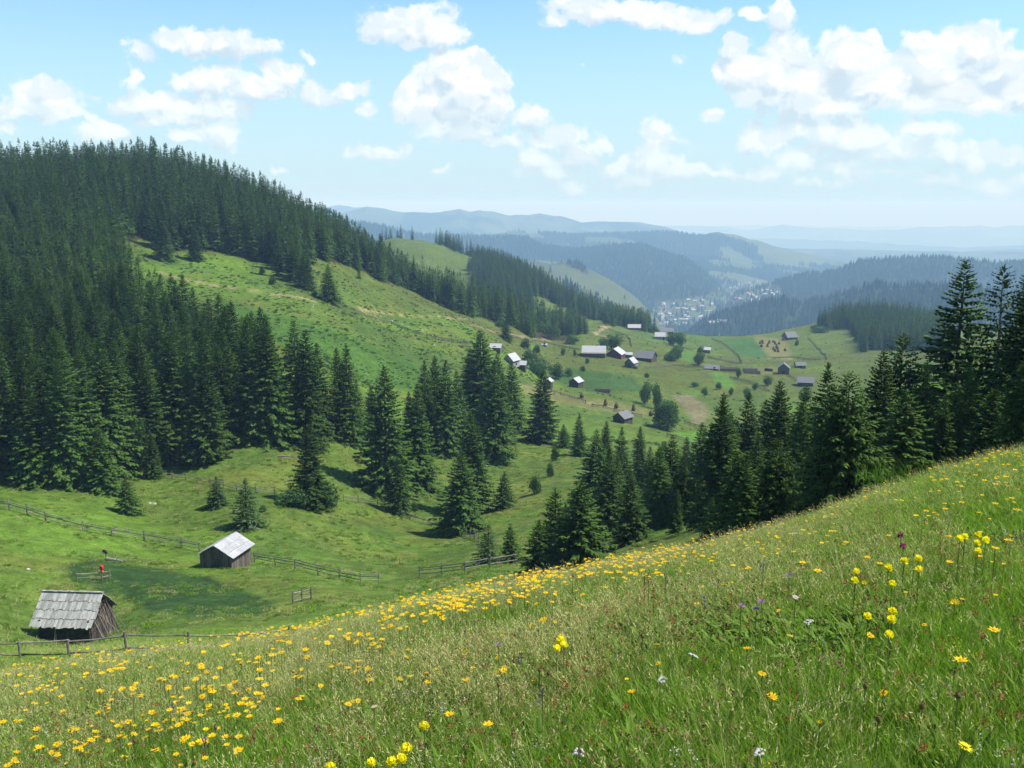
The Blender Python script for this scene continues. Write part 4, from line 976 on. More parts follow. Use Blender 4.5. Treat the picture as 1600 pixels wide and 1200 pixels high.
FF = [([(530,475),(575,497),(612,507),(650,522),(685,532),(735,537)], 'brushwood fence slanting down across the upper pasture'),
 ([(1112,530),(1131,538),(1142,547),(1154,557),(1159,568)], 'dark fence curving round the green knoll field'),
 ([(1106,559),(1140,567),(1159,569)], 'dark fence from the round trees to the knoll fence'),
 ([(1208,561),(1281,563)], 'straight dark fence under the haystack field'),
 ([(1036,534),(1064,544),(1082,548)], 'fence running right from the bright roofed house'),
 ([(1262,529),(1281,547),(1292,562)], 'fence climbing right of the haystack field'),
 ([(950,514),(980,525),(987,542)], 'dark fence from the track bend down to the farmyard'),
 ([(1042,682),(1070,690),(1100,701)], 'fence below the bright green garden plot'),
 ([(1070,662),(1102,671)], 'fence above the bright green garden plot'),
 ([(861,613),(890,622),(915,630)], 'pale fence on the left half of the hay strip'),
 ([(925,635),(960,643),(1002,652)], 'dark fence along the lower edge of the hay strip'),
 ([(1120,575),(1152,577)], 'fence behind the stacked log rows'),
 ([(1230,588),(1252,598)], 'fence between the tall narrow barn and the dark barn'),
 ([(800,527),(850,535),(890,545),(905,548)], 'old fence on the pasture left of the long farmhouse'),
 ([(1140,590),(1175,600),(1200,612)], 'fence between olive pastures left of the near spruces'),
 ([(1008,576),(1050,572),(1100,575)], 'fence between the farmyard and the low grey barn')]
for pix, lab in FF: fence(pix, lab, spacing=4.0, h=1.2, rails=(.35, .75, 1.0), whole=True, rl=.09, pr=.09, mat='weathered')
# -------- hay stacks, log piles, stones, trunks
def stack_me(h=2.6):
    mb = MB(); mb.bar((0, 0, -.3), (0, 0, h+.5), .05, .03, 5); n = 9; V = []; prof = [(.35, .1), (.75, .3), (.8, .8), (.62, 1.5), (.4, h-.4), (.06, h)]
    for R0, z in prof: V += [[cos(a)*R0*random.uniform(.85, 1.12), sin(a)*R0*random.uniform(.85, 1.12), z+random.uniform(-.06, .06)] for a in np.arange(n)*2*pi/n]
    Q = [[j*n+i, j*n+(i+1) % n, (j+1)*n+(i+1) % n, (j+1)*n+i] for j in range(len(prof)-1) for i in range(n)]; mb.add(V, Q, [[0, i+1, i] for i in range(1, n-1)]); return mb.me('haystack', M['hay'])
sm = [stack_me(2.2), stack_me(2.6)]
for k, (px, py) in enumerate([(909,622),(946,634),(963,638),(990,642),(1017,650)]):
    o = obj('haystack', sm[k % 2]); o.location = hit(px, py, 200); tag(o, ('haystack at the left end of the hay strip', 'first haystack of the three spaced along the hay strip', 'middle haystack of the three along the hay strip', 'last haystack of the three, above the grey barn', 'haystack at the right tip of the hay strip by the leafy trees')[k], 'haystack', 'haystacks on the hay strip')
for k, (cx_, cy_) in enumerate([(1018,445),(1000,462),(1012,485),(1022,460),(1078,450),(1062,485),(1110,450),(1125,465),(1157,465),(1138,490),(1146,505),(1150,530),(1125,525),(1110,512),(1140,498),(1195,435),(1208,520),(1073,462)]):
    o = obj('haystack', sm[k % 2]); o.location = hit(1000+cx_/5.33, 450+cy_/5.33+1, 400); o.scale = (1.15, 1.15, 1.05); tag(o, 'dark haystack in the tan mown field below the steep grey roof', 'haystack', 'haystacks in the tan mown field')
def log_pile(px, py, L, yaw, label):
    mb = MB()
    for j in range(5):
        for i in range(5-j//2): mb.bar((-L/2, -.8+i*.36+j*.1, .1+j*.3), (L/2+random.uniform(-.3, .3), -.8+i*.36+j*.1, .1+j*.3), .17, n=6)
    o = mb.build('log_pile', M['darkwood']); o.location = hit(px, py, 200); o.rotation_euler = (0, 0, yaw); tag(o, label, 'log pile')
log_pile(941, 613, 6, R_(-8), 'long dark wood pile at the upper edge of the hay strip')
log_pile(1139, 580, 9, R_(-3), 'long row of stacked logs beside the low grey-roofed barn')
log_pile(1172, 580, 7, R_(-2), 'upper stack of logs on the hay patch'); log_pile(1175, 584, 8, R_(-4), 'lower stack of logs on the hay patch')
log_pile(1201, 580, 4, R_(-40), 'short wood pile left of the tall narrow barn')
def logtrunk(px, py, L, yaw, rad, label, tilt=0, r0=40):
    P = hit(px, py, r0); mb = MB(); mb.bar((0, 0, rad), (L, 0, rad+tilt), rad, rad*.55, 7); mb.bar((L*.5, 0, rad), (L*.62, .5, rad+.5), rad*.35, .02, 5); mb.bar((L*.7, 0, rad), (L*.8, -.4, rad+.3), rad*.3, .02, 5)
    o = mb.build('fallen_trunk', M['deadwood']); o.location = P; o.rotation_euler = (0, 0, yaw); tag(o, label, 'log')
logtrunk(716, 541, 5.5, R_(-25), .28, 'bleached trunk lying on the pasture left of the spruce clump', r0=200)
logtrunk(722, 533, 5, R_(-60), .22, 'second bleached trunk crossing above the first one', r0=200)
logtrunk(434, 714, 3.5, R_(-8), .14, 'grey log lying on the clearing left of the bush-footed spruce')
logtrunk(388, 826, 1.6, R_(-15), .12, 'short pale log at the foot of the pale conifer')
logtrunk(165, 875, 2.2, R_(-20), .16, 'short broken trunk lying behind the drying rack')
rk = []
for k in range(3):
    r = np.random.default_rng(k); bm_ = MB(); n = 7; V = [[0, 0, .55]]+[[cos(a)*r.uniform(.5, .9), sin(a)*r.uniform(.4, .8), r.uniform(.2, .4)] for a in np.arange(n)*6.283/n]+[[cos(a)*r.uniform(.7, 1), sin(a)*r.uniform(.6, .9), -.3] for a in np.arange(n)*6.283/n]
    bm_.add(V, [[1+i, 1+n+i, 1+n+(i+1) % n, 1+(i+1) % n] for i in range(n)], [[0, 1+i, 1+(i+1) % n] for i in range(n)]); rk.append(bm_.me('stone', M['stone']))
rr_ = np.random.default_rng(31); line = [(330,446),(400,456),(440,463),(490,472),(540,478),(600,492),(650,510),(690,530)]
for k in range(34):
    t = rr_.uniform(0, len(line)-1.001); i = int(t); f = t-i; px = line[i][0]*(1-f)+line[i+1][0]*f+rr_.normal()*6; py = line[i][1]*(1-f)+line[i+1][1]*f+abs(rr_.normal())*7
    P = hit(px, py, 200)
    if P is None: continue
    o = obj('stone', rk[k % 3]); o.location = P; s = rr_.uniform(.2, .5); o.scale = (s, s, s*.8); o.rotation_euler = (0, 0, k); tag(o, 'pale stone lying beside the dirt track across the upper pasture', 'stone', 'stones along the pasture track')
for k, (px, py, s, lab) in enumerate([(234,787,.35,'left pale stone on the bare patch below the forest'),(241,788,.45,'right pale stone on the bare patch below the forest'),(44,890,.3,'small white stone on the grass left of the drying rack'),(760,729,.5,'white stone on the right bank behind the fence spruce')]):
    o = obj('stone', rk[k % 3]); o.location = hit(px, py, 40); o.scale = (s, s*.7, s); tag(o, lab, 'stone')
def scarecrow():
    P = hit(160, 907, 60); o = empty('scarecrow', tuple(P), 0, (.8, .8, .8)); tag(o, 'red cloth tied to a thin stake standing in the lush grass', 'scarecrow')
    m = MB(); m.bar((0, 0, -.3), (.03, 0, 1.9), .03, .022, 6); m.build('stake', M['pole'], o)
    V = []; n = 8
    for z, R0 in ((1.95, .08), (1.8, .2), (1.5, .19), (1.3, .13), (1.15, .2)): V += [[cos(a)*R0*random.uniform(.7, 1.2)+.04, sin(a)*R0*random.uniform(.7, 1.2), z+random.uniform(-.05, .05)] for a in np.arange(n)*6.283/n]
    m = MB(); m.add(V, [[j*n+i, j*n+(i+1) % n, (j+1)*n+(i+1) % n, (j+1)*n+i] for j in range(4) for i in range(n)]); m.build('red_cloth', M['redcloth'], o)
    P = hit(166, 878, 60); o = empty('stake', tuple(P)); tag(o, 'dark stake with a grey rag above the red cloth', 'stake')
    m = MB(); m.bar((0, 0, -.3), (0, 0, 1.3), .035, .03, 6); m.build('pole', M['darkwood'], o); m = MB(); m.box((-.1, 0, 1.15), (.4, .12, .3), ry=.4); m.box((.08, .02, .98), (.25, .1, .2), ry=-.5); m.build('rag', M['weathered'], o)
scarecrow()
# -------- broadleaf bushes and trees
def bush_mesh(w, h, seed, n=900, leaf=.28, mat='leaves', lobes=9):
    r = np.random.default_rng(seed); c = np.stack([r.uniform(-.6, .6, lobes)*w/2, r.uniform(-.6, .6, lobes)*w/2, r.uniform(.2, .78, lobes)*h], 1); rad = r.uniform(.22, .40, lobes)*min(w, h)
    k = r.integers(0, lobes, n); d = r.normal(size=(n, 3)); d /= np.linalg.norm(d, axis=1, keepdims=True); p = c[k]+d*(rad[k]*r.uniform(.5, 1.0, n)**.7*np.where(r.random(n) < .12, 1.35, 1.05))[:, None]; p[:, 2] = np.abs(p[:, 2])+.05
    D = r.normal(size=(n, 3)); D /= np.linalg.norm(D, axis=1, keepdims=True); Nn = d+r.normal(size=(n, 3))*.5
    V, Q, t = rot_kites(p, D, Nn, r.uniform(.6, 1.4, n)*leaf, r.uniform(.5, .9, n)*leaf, r.uniform(.7, 1.3, n)*np.repeat(1, n))
    return mesh_data('crown', V, [Q], M[mat], tint=t)
bush = [bush_mesh(4, 3, 1, 1500, .30), bush_mesh(4, 4.4, 2, 2000, .32), bush_mesh(5, 7, 3, 3000, .36, lobes=14), bush_mesh(4, 3, 4, 1300, .26, mat='larch')]
btr = trunk_mb(4.5, .16, 9, 8, top=.8, low=.25, Rr=1.4).me('trunk', M['bark'])
def leafy(px, by, top, wpx, k, label, group=None, rmin=60, name=None, cat=None):
    P = hit(px, by, rmin)
    if P is None: print('bush lost', px, by); return
    H = max(.5, height_for(P, top, px)); d = math.hypot(P[0], P[1]); w = wpx*d/FPX; W0, H0 = ((4, 3), (4, 4.4), (5, 7), (4, 3))[k]
    tall = k in (1, 2); o = empty(name or ('leafy_tree' if tall else 'bush'), tuple(P-np.array([0, 0, .1])), random.uniform(0, 6), (w/W0, w/W0, H/H0)); obj('crown', bush[k], o)
    if tall: q = obj('trunk', btr, o); q.scale = (1, 1, H0/4.5)
    else: obj('stem', btr, o).scale = (.5, .5, .5)
    tag(o, label, cat or ('tree' if tall else 'bush'), group)
LB = [(1043,672,622,44,2,'big leafy tree beside the tan ploughed plot'),(1026,640,600,18,1,'dark leafy tree at the left of the tan plot'),(1008,632,598,22,1,'leafy tree left of the dark leafy tree'),(1028,668,640,20,0,'bush at the left foot of the big leafy tree'),
 (1055,564,541,26,1,'round dark tree between farmyard and field'),(1045,564,552,24,0,'bush at the left foot of the round dark tree'),(1092,571,550,20,1,'round tree, lower of two beside the small hut'),(1094,553,541,11,1,'small round tree, upper of two beside the small hut'),
 (955,546,522,30,1,'dark leafy tree behind the long farmhouse'),(944,546,528,18,1,'leafy tree just left of the one behind the farmhouse'),(1052,540,520,20,1,'leafy tree on the ridge right of the bright white roof'),(1064,542,519,16,1,'rightmost leafy tree on the ridge by the bright white roof'),(1020,520,510,22,0,'bushes between the two white-roofed ridge houses'),(1010,516,505,14,1,'leafy tree right of the lone ridge house'),
 (895,538,524,26,0,'bush below the small far spruce wood'),(862,530,505,26,3,'reddish-green bush in front of the small far spruce wood'),(830,572,550,34,0,'grey-green bush right of the white-gabled house'),(845,590,560,36,1,'leafy thicket above the narrow dark barn'),(868,592,570,26,0,'bush at the right end of the thicket'),(888,588,576,14,0,'small bush left of the dark barn with white edges'),
 (1200,603,588,14,1,'round blue-green bush on the pasture left of the near spruces'),(1167,625,606,14,1,'leafy sapling on the pasture above the broad dark spruce'),(1179,610,598,8,1,'small sapling up right of the leafy sapling'),(1256,630,606,16,1,'slender leafy tree above the pasture track'),(1122,608,598,12,0,'small round bush beside the bright green strip'),(1100,618,606,12,0,'small round bush above the tan plot'),(1085,604,597,14,0,'low bush above the round bush'),(1142,618,606,9,1,'small leafy sapling right of the bright green strip'),
 (1154,590,575,8,1,'thin sapling by the stacked logs'),(880,556,544,8,1,'left of two saplings below the pasture shelter'),(898,556,546,6,1,'right of two saplings below the pasture shelter'),(918,568,560,8,0,'small bush under the farmhouse wall'),(910,580,572,10,0,'small bush on the slope under the farmhouse'),(1011,590,583,10,0,'small bush on the olive pasture below the farmyard'),
 (1240,528,520,6,0,'small bush by the steep grey-roofed house'),(1245,540,532,7,0,'small bush on the knoll pasture'),(1283,520,512,26,0,'low bushes at the wood edge on the right knoll'),(1272,516,508,16,0,'leftmost low bushes at the knoll wood edge'),
 (455,790,764,60,0,'grey-green bush at the left foot of the lone conical spruce'),(512,794,758,50,0,'grey-green bush at the right foot of the lone conical spruce'),(337,792,770,36,0,'bush around the foot of the thin leaning conifer'),(410,800,790,14,0,'low bush right of the pale conifer'),
 (206,742,640,40,2,'pale grey-green leafy tree among spruces at the forest edge'),(820,545,530,18,0,'bush on the pasture right of the small round-topped spruce'),(838,552,540,14,0,'low bush above the thicket'),(780,512,502,20,0,'bush line under the forest band end'),
 (232,455,440,12,0,'bush in the left forest gap'),(425,445,432,12,0,'bush left of the group jutting into the pasture'),(410,430,418,10,0,'small bush beneath the upper forest'),(492,462,455,12,0,'bush left of the lone cone spruce'),
 (860,745,725,14,0,'bush on the right bank above the young spruces'),(835,772,745,22,0,'wide bush on the right bank'),(868,720,700,16,0,'small bush on the right bank near the dark row'),(648,798,785,14,0,'little bush beside the zigzag fence'),(700,840,826,12,0,'small bush by the fence spruce'),
 (1526,706,688,46,3,'grey-leaved low bush at the meadow edge under the gaunt spruce')]
for b in LB: leafy(*b, group=None, rmin=(30 if b[0] > 1500 else 60))
for k, (px, py) in enumerate([(418,695),(463,690),(511,697),(558,720)]): leafy(px, py+2, py-4, 11, 0, ('reddish low shrub at the forest foot, leftmost of four', 'reddish low shrub under the right of the forest edge', 'reddish low shrub in the bracken left of the tall pair', 'reddish low shrub nearest the tallest meadow spruce')[k], 'reddish shrubs at the forest foot', name='bush'); bpy.data.objects[-1]
for o in list(S.objects):
    if o.get('group') == 'reddish shrubs at the forest foot':
        for c in o.children:
            if c.name.startswith('crown'): c.data = c.data if c.data.name.startswith('red') else bpy.data.meshes.get('red_crown') or (lambda m_: (setattr(m_, 'name', 'red_crown'), m_.materials.clear(), m_.materials.append(M['rust']), m_)[3])(c.data.copy())
#@@PART4
# ================================================================== MEADOW GROWTH
M['grass'] = leafmat('grass_blades', (.072, .155, .016), (.215, .345, .042), .55, .42, .30)
M['straw'] = leafmat('straw_grass', (.28, .275, .095), (.44, .41, .19), .7, .3, .25)
M['herb'] = leafmat('herb_leaves', (.070, .130, .016), (.150, .230, .034), .55, .3, .25)
def petalmat(name, c, trans=.3):
    return leafmat(name, tuple(np.array(c)*.85), c, .6, trans, .12)
M['arnica'] = petalmat('golden_petals', (.76, .50, .010)); M['disc'] = petalmat('orange_disc', (.52, .27, .012), .1)
M['globe'] = petalmat('lemon_petals', (.88, .76, .03), .4); M['stem'] = petalmat('flower_stem', (.17, .23, .06), .3)
M['purple'] = petalmat('purple_petals', (.32, .20, .36)); M['magenta'] = petalmat('magenta_petals', (.30, .05, .17)); M['whitep'] = petalmat('white_petals', (.52, .50, .50))
M['brown'] = petalmat('brown_seedhead', (.16, .095, .05), .1); M['sorrel'] = petalmat('red_sorrel', (.28, .085, .04), .2); M['lilac'] = petalmat('lilac_spike', (.22, .16, .24), .2)
def blades(n, hlo, hhi, w, spread, seed, lean=.35, nseg=3, wind=(-.10, .02)):
    r = np.random.default_rng(seed); V = []; Q = []; t = []; k = 0
    for i in range(n):
        a = r.uniform(0, 6.28); R0 = spread*math.sqrt(r.random()); b = np.array([R0*cos(a), R0*sin(a), -.03]); h = r.uniform(hlo, hhi); la = r.uniform(0, 6.28); ln = lean*h*r.uniform(.2, 1.2)
        d = np.array([cos(la)*ln+wind[0]*h, sin(la)*ln+wind[1]*h, 0]); sa = r.uniform(0, 3.14); s_ = np.array([cos(sa), sin(sa), 0])*w/2; tt = r.uniform(.6, 1.4)
        for j in range(nseg+1):
            u = j/nseg; p = b+np.array([0, 0, h*(u-.18*u*u)])+d*u*u; ww = s_*(1-u**1.6)+s_*.08
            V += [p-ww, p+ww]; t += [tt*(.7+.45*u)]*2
        for j in range(nseg): q = k+2*j; Q.append([q, q+1, q+3, q+2])
        k += 2*(nseg+1)
    return np.array(V), np.array(Q), np.array(t)
def join(parts):
    V = []; Q = []; t = []; mi = []; n = 0
    for (v, q, tt, m) in parts: V.append(v); Q.append(q+n); t.append(tt); mi += [m]*len(q); n += len(v)
    return np.concatenate(V), [np.concatenate(Q)], np.concatenate(t), mi
def kites(P, D, Nn, L, Wd, t): return rot_kites(np.array(P, float), np.array(D, float)/np.linalg.norm(D, axis=1, keepdims=True), np.array(Nn, float), np.array(L, float), np.array(Wd, float), np.array(t, float))
def tuft_green(seed, n=42, hl=.16, hh=.42, w=.006): v = blades(n, hl, hh, w, .17, seed); v2 = blades(n//4, hl*.7, hh*.8, w*2.6, .17, seed+50, lean=.7); V, Q, t, mi = join([(*v, 0), (*v2, 0)]); return mesh_data('grass_tuft', V, Q, M['grass'], tint=t)
def tuft_straw(seed, n=11):
    r = np.random.default_rng(seed); g = blades(26, .12, .34, .005, .17, seed); V = blades(n, .38, .62, .0028, .16, seed+1, lean=.25); k = V[0].reshape(n, 8, 3); tops = k[:, 6]; prev = k[:, 4]
    P = []; D = []; Nn = []; L = []; W_ = []; t = []
    for a, b in zip(tops, prev):
        d = a-b
        for j in range(5): P.append(a-d*.5*j/5); D.append(d/np.linalg.norm(d)+r.normal(size=3)*.35); Nn.append(r.normal(size=3)); L.append(.024); W_.append(.006); t.append(r.uniform(.8, 1.4))
    V2, Q2, t2, mi = join([(*g, 0), (*V, 1), (*kites(P, D, Nn, L, W_, t), 1)]); return mesh_data('seeding_grass', V2, Q2, [M['grass'], M['straw']], mi=mi, tint=t2)
def tuft_herb(seed, n=26):
    r = np.random.default_rng(seed); g = blades(14, .12, .30, .005, .16, seed); P = []; D = []
    a = r.uniform(0, 6.28, n); R0 = r.uniform(0, .14, n); P = np.stack([R0*np.cos(a), R0*np.sin(a), r.uniform(.03, .22, n)], 1); D = np.stack([np.cos(a), np.sin(a), r.uniform(-.1, .9, n)], 1)
    kk = kites(P, D, np.stack([r.normal(size=n)*.3, r.normal(size=n)*.3, np.ones(n)], 1), r.uniform(.05, .11, n), r.uniform(.018, .034, n), r.uniform(.6, 1.4, n))
    V2, Q2, t2, mi = join([(*g, 0), (*kk, 1)]); return mesh_data('herb_clump', V2, Q2, [M['grass'], M['herb']], mi=mi, tint=t2)
def tuft_dry(seed): v = blades(34, .20, .45, .0035, .18, seed, lean=.5); V, Q, t, mi = join([(*v, 0)]); return mesh_data('dry_grass', V, Q, M['straw'], tint=t)
def tuft_stalks(seed, mat, n=5, hl=.38, hh=.56, hd=.012, k=7):
    r = np.random.default_rng(seed); g = blades(14, .12, .3, .006, .15, seed); V = blades(n, hl, hh, .0035, .14, seed+1, lean=.18); tops = V[0].reshape(n, 8, 3)[:, 6]; P = []; D = []
    for a in tops:
        for j in range(k): P.append(a+r.normal(size=3)*np.array([.008, .008, .012])); D.append(r.normal(size=3)+np.array([0, 0, .6]))
    m = len(P); V2, Q2, t2, mi = join([(*g, 0), (*V, 0), (*kites(P, D, r.normal(size=(m, 3)), np.full(m, hd*1.5), np.full(m, hd), r.uniform(.7, 1.3, m)), 1)]); return mesh_data('weed_stalks', V2, Q2, [M['grass'], M[mat]], mi=mi, tint=t2)
def tuft_leafy(seed, n=18):
    r = np.random.default_rng(seed); a = r.uniform(0, 6.28, n); P = np.stack([.03*np.cos(a), .03*np.sin(a), r.uniform(.0, .1, n)], 1); D = np.stack([np.cos(a), np.sin(a), r.uniform(.5, 2.2, n)], 1)
    g = blades(16, .15, .34, .006, .15, seed); kk = kites(P, D, np.stack([np.cos(a)*-.8, np.sin(a)*-.8, np.ones(n)], 1), r.uniform(.16, .30, n), r.uniform(.03, .05, n), r.uniform(.6, 1.4, n)); V2, Q2, t2, mi = join([(*g, 0), (*kk, 1)]); return mesh_data('leafy_weed', V2, Q2, [M['grass'], M['herb']], mi=mi, tint=t2)
gsrc = []
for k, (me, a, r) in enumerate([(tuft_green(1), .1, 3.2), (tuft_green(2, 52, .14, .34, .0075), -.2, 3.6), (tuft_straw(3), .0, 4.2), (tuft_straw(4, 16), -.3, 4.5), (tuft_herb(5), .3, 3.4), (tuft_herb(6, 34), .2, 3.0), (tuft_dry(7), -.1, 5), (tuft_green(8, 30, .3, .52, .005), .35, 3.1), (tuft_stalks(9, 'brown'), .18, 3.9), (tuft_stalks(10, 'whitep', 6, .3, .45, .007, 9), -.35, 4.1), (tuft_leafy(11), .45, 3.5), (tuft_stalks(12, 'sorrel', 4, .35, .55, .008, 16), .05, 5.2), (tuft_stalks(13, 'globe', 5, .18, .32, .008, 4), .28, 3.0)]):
    o = obj('grass_tuft', me); o.location = (r*sin(a), r*cos(a), T1(r*sin(a), r*cos(a))); tag(o, 'tuft of meadow grass among the dense grass of the near slope', 'grass', 'grass of the near slope', 'stuff'); gsrc.append((o,))
gr = np.random.default_rng(5)
def polar_pts(n, r0, r1, a0, a1, p=2.0):
    a = gr.uniform(R_(a0), R_(a1), n); r = gr.uniform(r0**p, r1**p, n)**(1/p); return r*np.sin(a), r*np.cos(a), r
sets = [polar_pts(23000, 1.2, 8, -56, 56, 1.6), polar_pts(38000, 7, 24, -42, 64, 1.5), polar_pts(16000, 20, 62, -34, 4, 1.6)]
x = np.concatenate([q[0] for q in sets]); y = np.concatenate([q[1] for q in sets]); r = np.concatenate([q[2] for q in sets]); z = terrain(x, y)
patch = fbm(x/1.6, y/1.6, 3, 501); dryn = fbm(x/2.8, y/2.8, 3, 502); az_ = np.degrees(np.arctan2(x, y))
wd = np.clip((dryn-.38)*3.2, 0, 1)*np.clip(np.exp(-((az_-1)/13)**2)*np.clip((r-3.6)/2.5, 0, 1.1)+np.clip((-az_-2)/30, 0, .5)+np.clip((r-8)/6, 0, .5), .02, 1)      # golden seeding grass toward the crest and left
u = gr.random(len(x)); idx = np.where(patch > .64, np.where(gr.random(len(x)) < .6, 4, 5), np.where(gr.random(len(x)) < .5, 0, 1)); idx = np.where(gr.random(len(x)) < .12, 7, idx)
idx = np.where(u < .06+.40*wd+.05*(r > 7), np.where(gr.random(len(x)) < .5, 2, 3), idx); idx = np.where(gr.random(len(x)) < .015+.16*wd, 6, idx)
uu = gr.random(len(x)); idx = np.select([uu < .022, uu < .030, uu < .085, uu < .10, uu < .125], [8, 9, 10, 11, 12], idx)
sc = gr.uniform(.75, 1.2, len(x))*np.interp(r, [0, 3, 8, 12, 60], [.62, .80, .74, .60, .65])*(.8+.4*patch); wx = sc*np.interp(r, [0, 8, 20, 60], [1, 1.25, 1.9, 3.2])
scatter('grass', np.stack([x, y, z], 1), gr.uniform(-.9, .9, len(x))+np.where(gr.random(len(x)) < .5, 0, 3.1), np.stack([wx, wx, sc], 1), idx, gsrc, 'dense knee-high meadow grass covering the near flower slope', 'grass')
# clumps on the valley meadows and bracken on the upper pasture
def clump(seed, n, w, h, leafw, mat): v = blades(n, h*.4, h, leafw, w/2, seed, lean=.8, nseg=2); V, Q, t, mi = join([(*v, 0)]); return mesh_data('clump', V, Q, M[mat], tint=t)
csrc = []
for k, (me, px, py) in enumerate([(clump(11, 60, .9, .30, .05, 'grass'), 300, 930), (clump(12, 50, .8, .45, .06, 'herb'), 560, 860), (clump(13, 50, .9, .35, .035, 'straw'), 420, 760), (bush_mesh(1.4, .5, 21, 220, .16, mat='larch', lobes=6), 450, 540)]):
    o = obj('plant_clump', me); o.location = hit(px, py, 50); tag(o, 'low clump of plants growing in the valley grass', 'plants', 'ground cover of the valley', 'stuff'); csrc.append((o,))
x1, y1, r1 = polar_pts(30000, 62, 260, -31, 22, 1.5); x2, y2, r2 = polar_pts(17000, 240, 470, -24, 2, 1.6); x3, y3, r3 = polar_pts(9000, 300, 900, -6, 24, 1.6)
x = np.concatenate([x1, x2, x3]); y = np.concatenate([y1, y2, y3]); r = np.hypot(x, y); z = terrain(x, y); px, py = proj(x, y, z)
pn = fbm(x/7, y/7, 3, 601); ok = (pn > .42) & ~inpoly(px, py, FOREST1); ok &= ~((r > 420) & (gr.random(len(x)) < .55))
for poly, *_ in ZONES[1:9]: ok &= ~inpoly(px, py, poly)
x, y, z, r, px, py, pn = [q[ok] for q in (x, y, z, r, px, py, pn)]
idx = np.select([r < 240, r < 480], [gr.choice([0, 0, 1, 2, 2], len(x)), gr.choice([0, 1, 1, 3, 2], len(x))], gr.choice([3, 2, 1], len(x))); sc = gr.uniform(.5, 1.25, len(x))*np.interp(r, [60, 240, 480, 900], [.75, .95, .95, 1.3])*(.6+pn*.8)
scatter('ground_cover', np.stack([x, y, z], 1), gr.uniform(0, 6.28, len(x)), np.stack([sc, sc, sc*gr.uniform(.4, .9, len(x))], 1), idx, csrc, 'low tussocks, bracken and weeds on the valley meadows and pasture', 'plants')
# ------------------------------------------------------------------ flowers
_rn = np.exp(np.linspace(np.log(1.2), np.log(75), 420))
def hit_off(px, py, off, rmin=0):
    a, t = ray(px, py); a = float(a); t = float(t); z = terrain(_rn*sin(a), _rn*cos(a))+off; k = np.nonzero((z > t*_rn) & (_rn > rmin))[0]
    if len(k) == 0 or k[0] == 0: return None
    i = k[0]; d0 = t*_rn[i-1]-z[i-1]; d1 = z[i]-t*_rn[i]; r = _rn[i-1]+(_rn[i]-_rn[i-1])*d0/(d0+d1+1e-9); return np.array([r*sin(a), r*cos(a), t*r-off])
def ring(n, r0, L, w, zc, el, seed, jit=.15, z=0):
    r = np.random.default_rng(seed); P = []; D = []; N_2 = []; LL = []; W_ = []; t = []
    for i in range(n):
        a = i*2*pi/n+r.uniform(-jit, jit); e = el+r.uniform(-.15, .15); P.append([cos(a)*r0, sin(a)*r0, zc]); D.append([cos(a)*cos(e), sin(a)*cos(e), sin(e)]); N_2.append([-cos(a)*sin(e), -sin(a)*sin(e), cos(e)]); LL.append(L*r.uniform(.85, 1.1)); W_.append(w); t.append(r.uniform(.8, 1.2))
    return kites(P, D, N_2, LL, W_, t)
def dome(R0, h, zc, n=8, t=1.0):
    V = []; 
    for k, (rr2, zz) in enumerate(((1, 0), (.8, .55), (.35, .95))): V += [[cos(a)*R0*rr2, sin(a)*R0*rr2, zc+h*zz] for a in np.arange(n)*6.2832/n]
    Q = [[j*n+i, j*n+(i+1) % n, (j+1)*n+(i+1) % n, (j+1)*n+i] for j in range(2) for i in range(n)]+[[16, 18, 20, 22], [16, 17, 18, 18+0]] ; Q = Q[:-1]
    return np.array(V), np.array(Q), np.full(len(V), t)
def M_of(parts, mats, name): V, Q, t, mi = join(parts); return mesh_data(name, V, Q, mats, mi=mi, tint=t)
def tube(a, b, r0, n=5):
    m = MB(); m.bar(a, b, r0, r0*.8, n, tint=1.0, bend=.0); V = np.concatenate(m.V); return V, np.concatenate(m.Q), np.ones(len(V))
# heads are built round their own origin, stems hang 1 unit below and are scaled to the flower's height
stem_me = M_of([(*tube((0, 0, 0), (.0, 0, -1), .0026), 0)], [M['stem']], 'stem')
stem_leaf = M_of([(*tube((0, 0, 0), (.0, 0, -1), .0028), 0), (*kites([[0, 0, -.5], [0, 0, -.55], [0, 0, -.75], [0, 0, -.8]], [[1, .2, 1], [-1, -.1, 1], [.2, 1, 1], [-.2, -1, .8]], [[0, 0, 1]]*4, [.09]*4, [.02]*4, [1.]*4), 0)], [M['stem']], 'stem')
pet = [M_of([(*ring(15, .008, .026, .0085, 0, (.10, .35, -.15)[k], k), 0)], [M['arnica']], 'petals') for k in range(3)]
disc = M_of([(*dome(.011, .006, -.001), 0)], [M['disc']], 'disc')
pet_far = [M_of([(*ring(11, .006, .030, .014, 0, (.15, .4)[k], 9+k), 0), (*dome(.012, .007, 0), 1)], [M['arnica'], M['disc']], 'flower_head') for k in range(2)]
bud = M_of([(*ring(10, .004, .018, .007, 0, 1.1, 31), 0), (*dome(.011, -.012, .002), 1)], [M['arnica'], M['brown']], 'flower_head')
glob = [M_of([(*ring(6, .004, .026, .026, -.012, 1.05, 41+k, .3), 0), (*ring(6, .010, .024, .024, -.008, 1.35, 51+k, .3), 0), (*ring(5, .006, .020, .020, -.014, .55, 61+k, .3), 0), (*ring(4, .010, .018, .020, .006, 2.2, 71+k, .3), 0)], [M['globe']], 'globe_petals') for k in range(3)]
dand = M_of([(*ring(22, .004, .024, .005, 0, .15, 81), 0), (*ring(16, .002, .016, .005, .003, .5, 82), 0)], [M['globe']], 'petals')
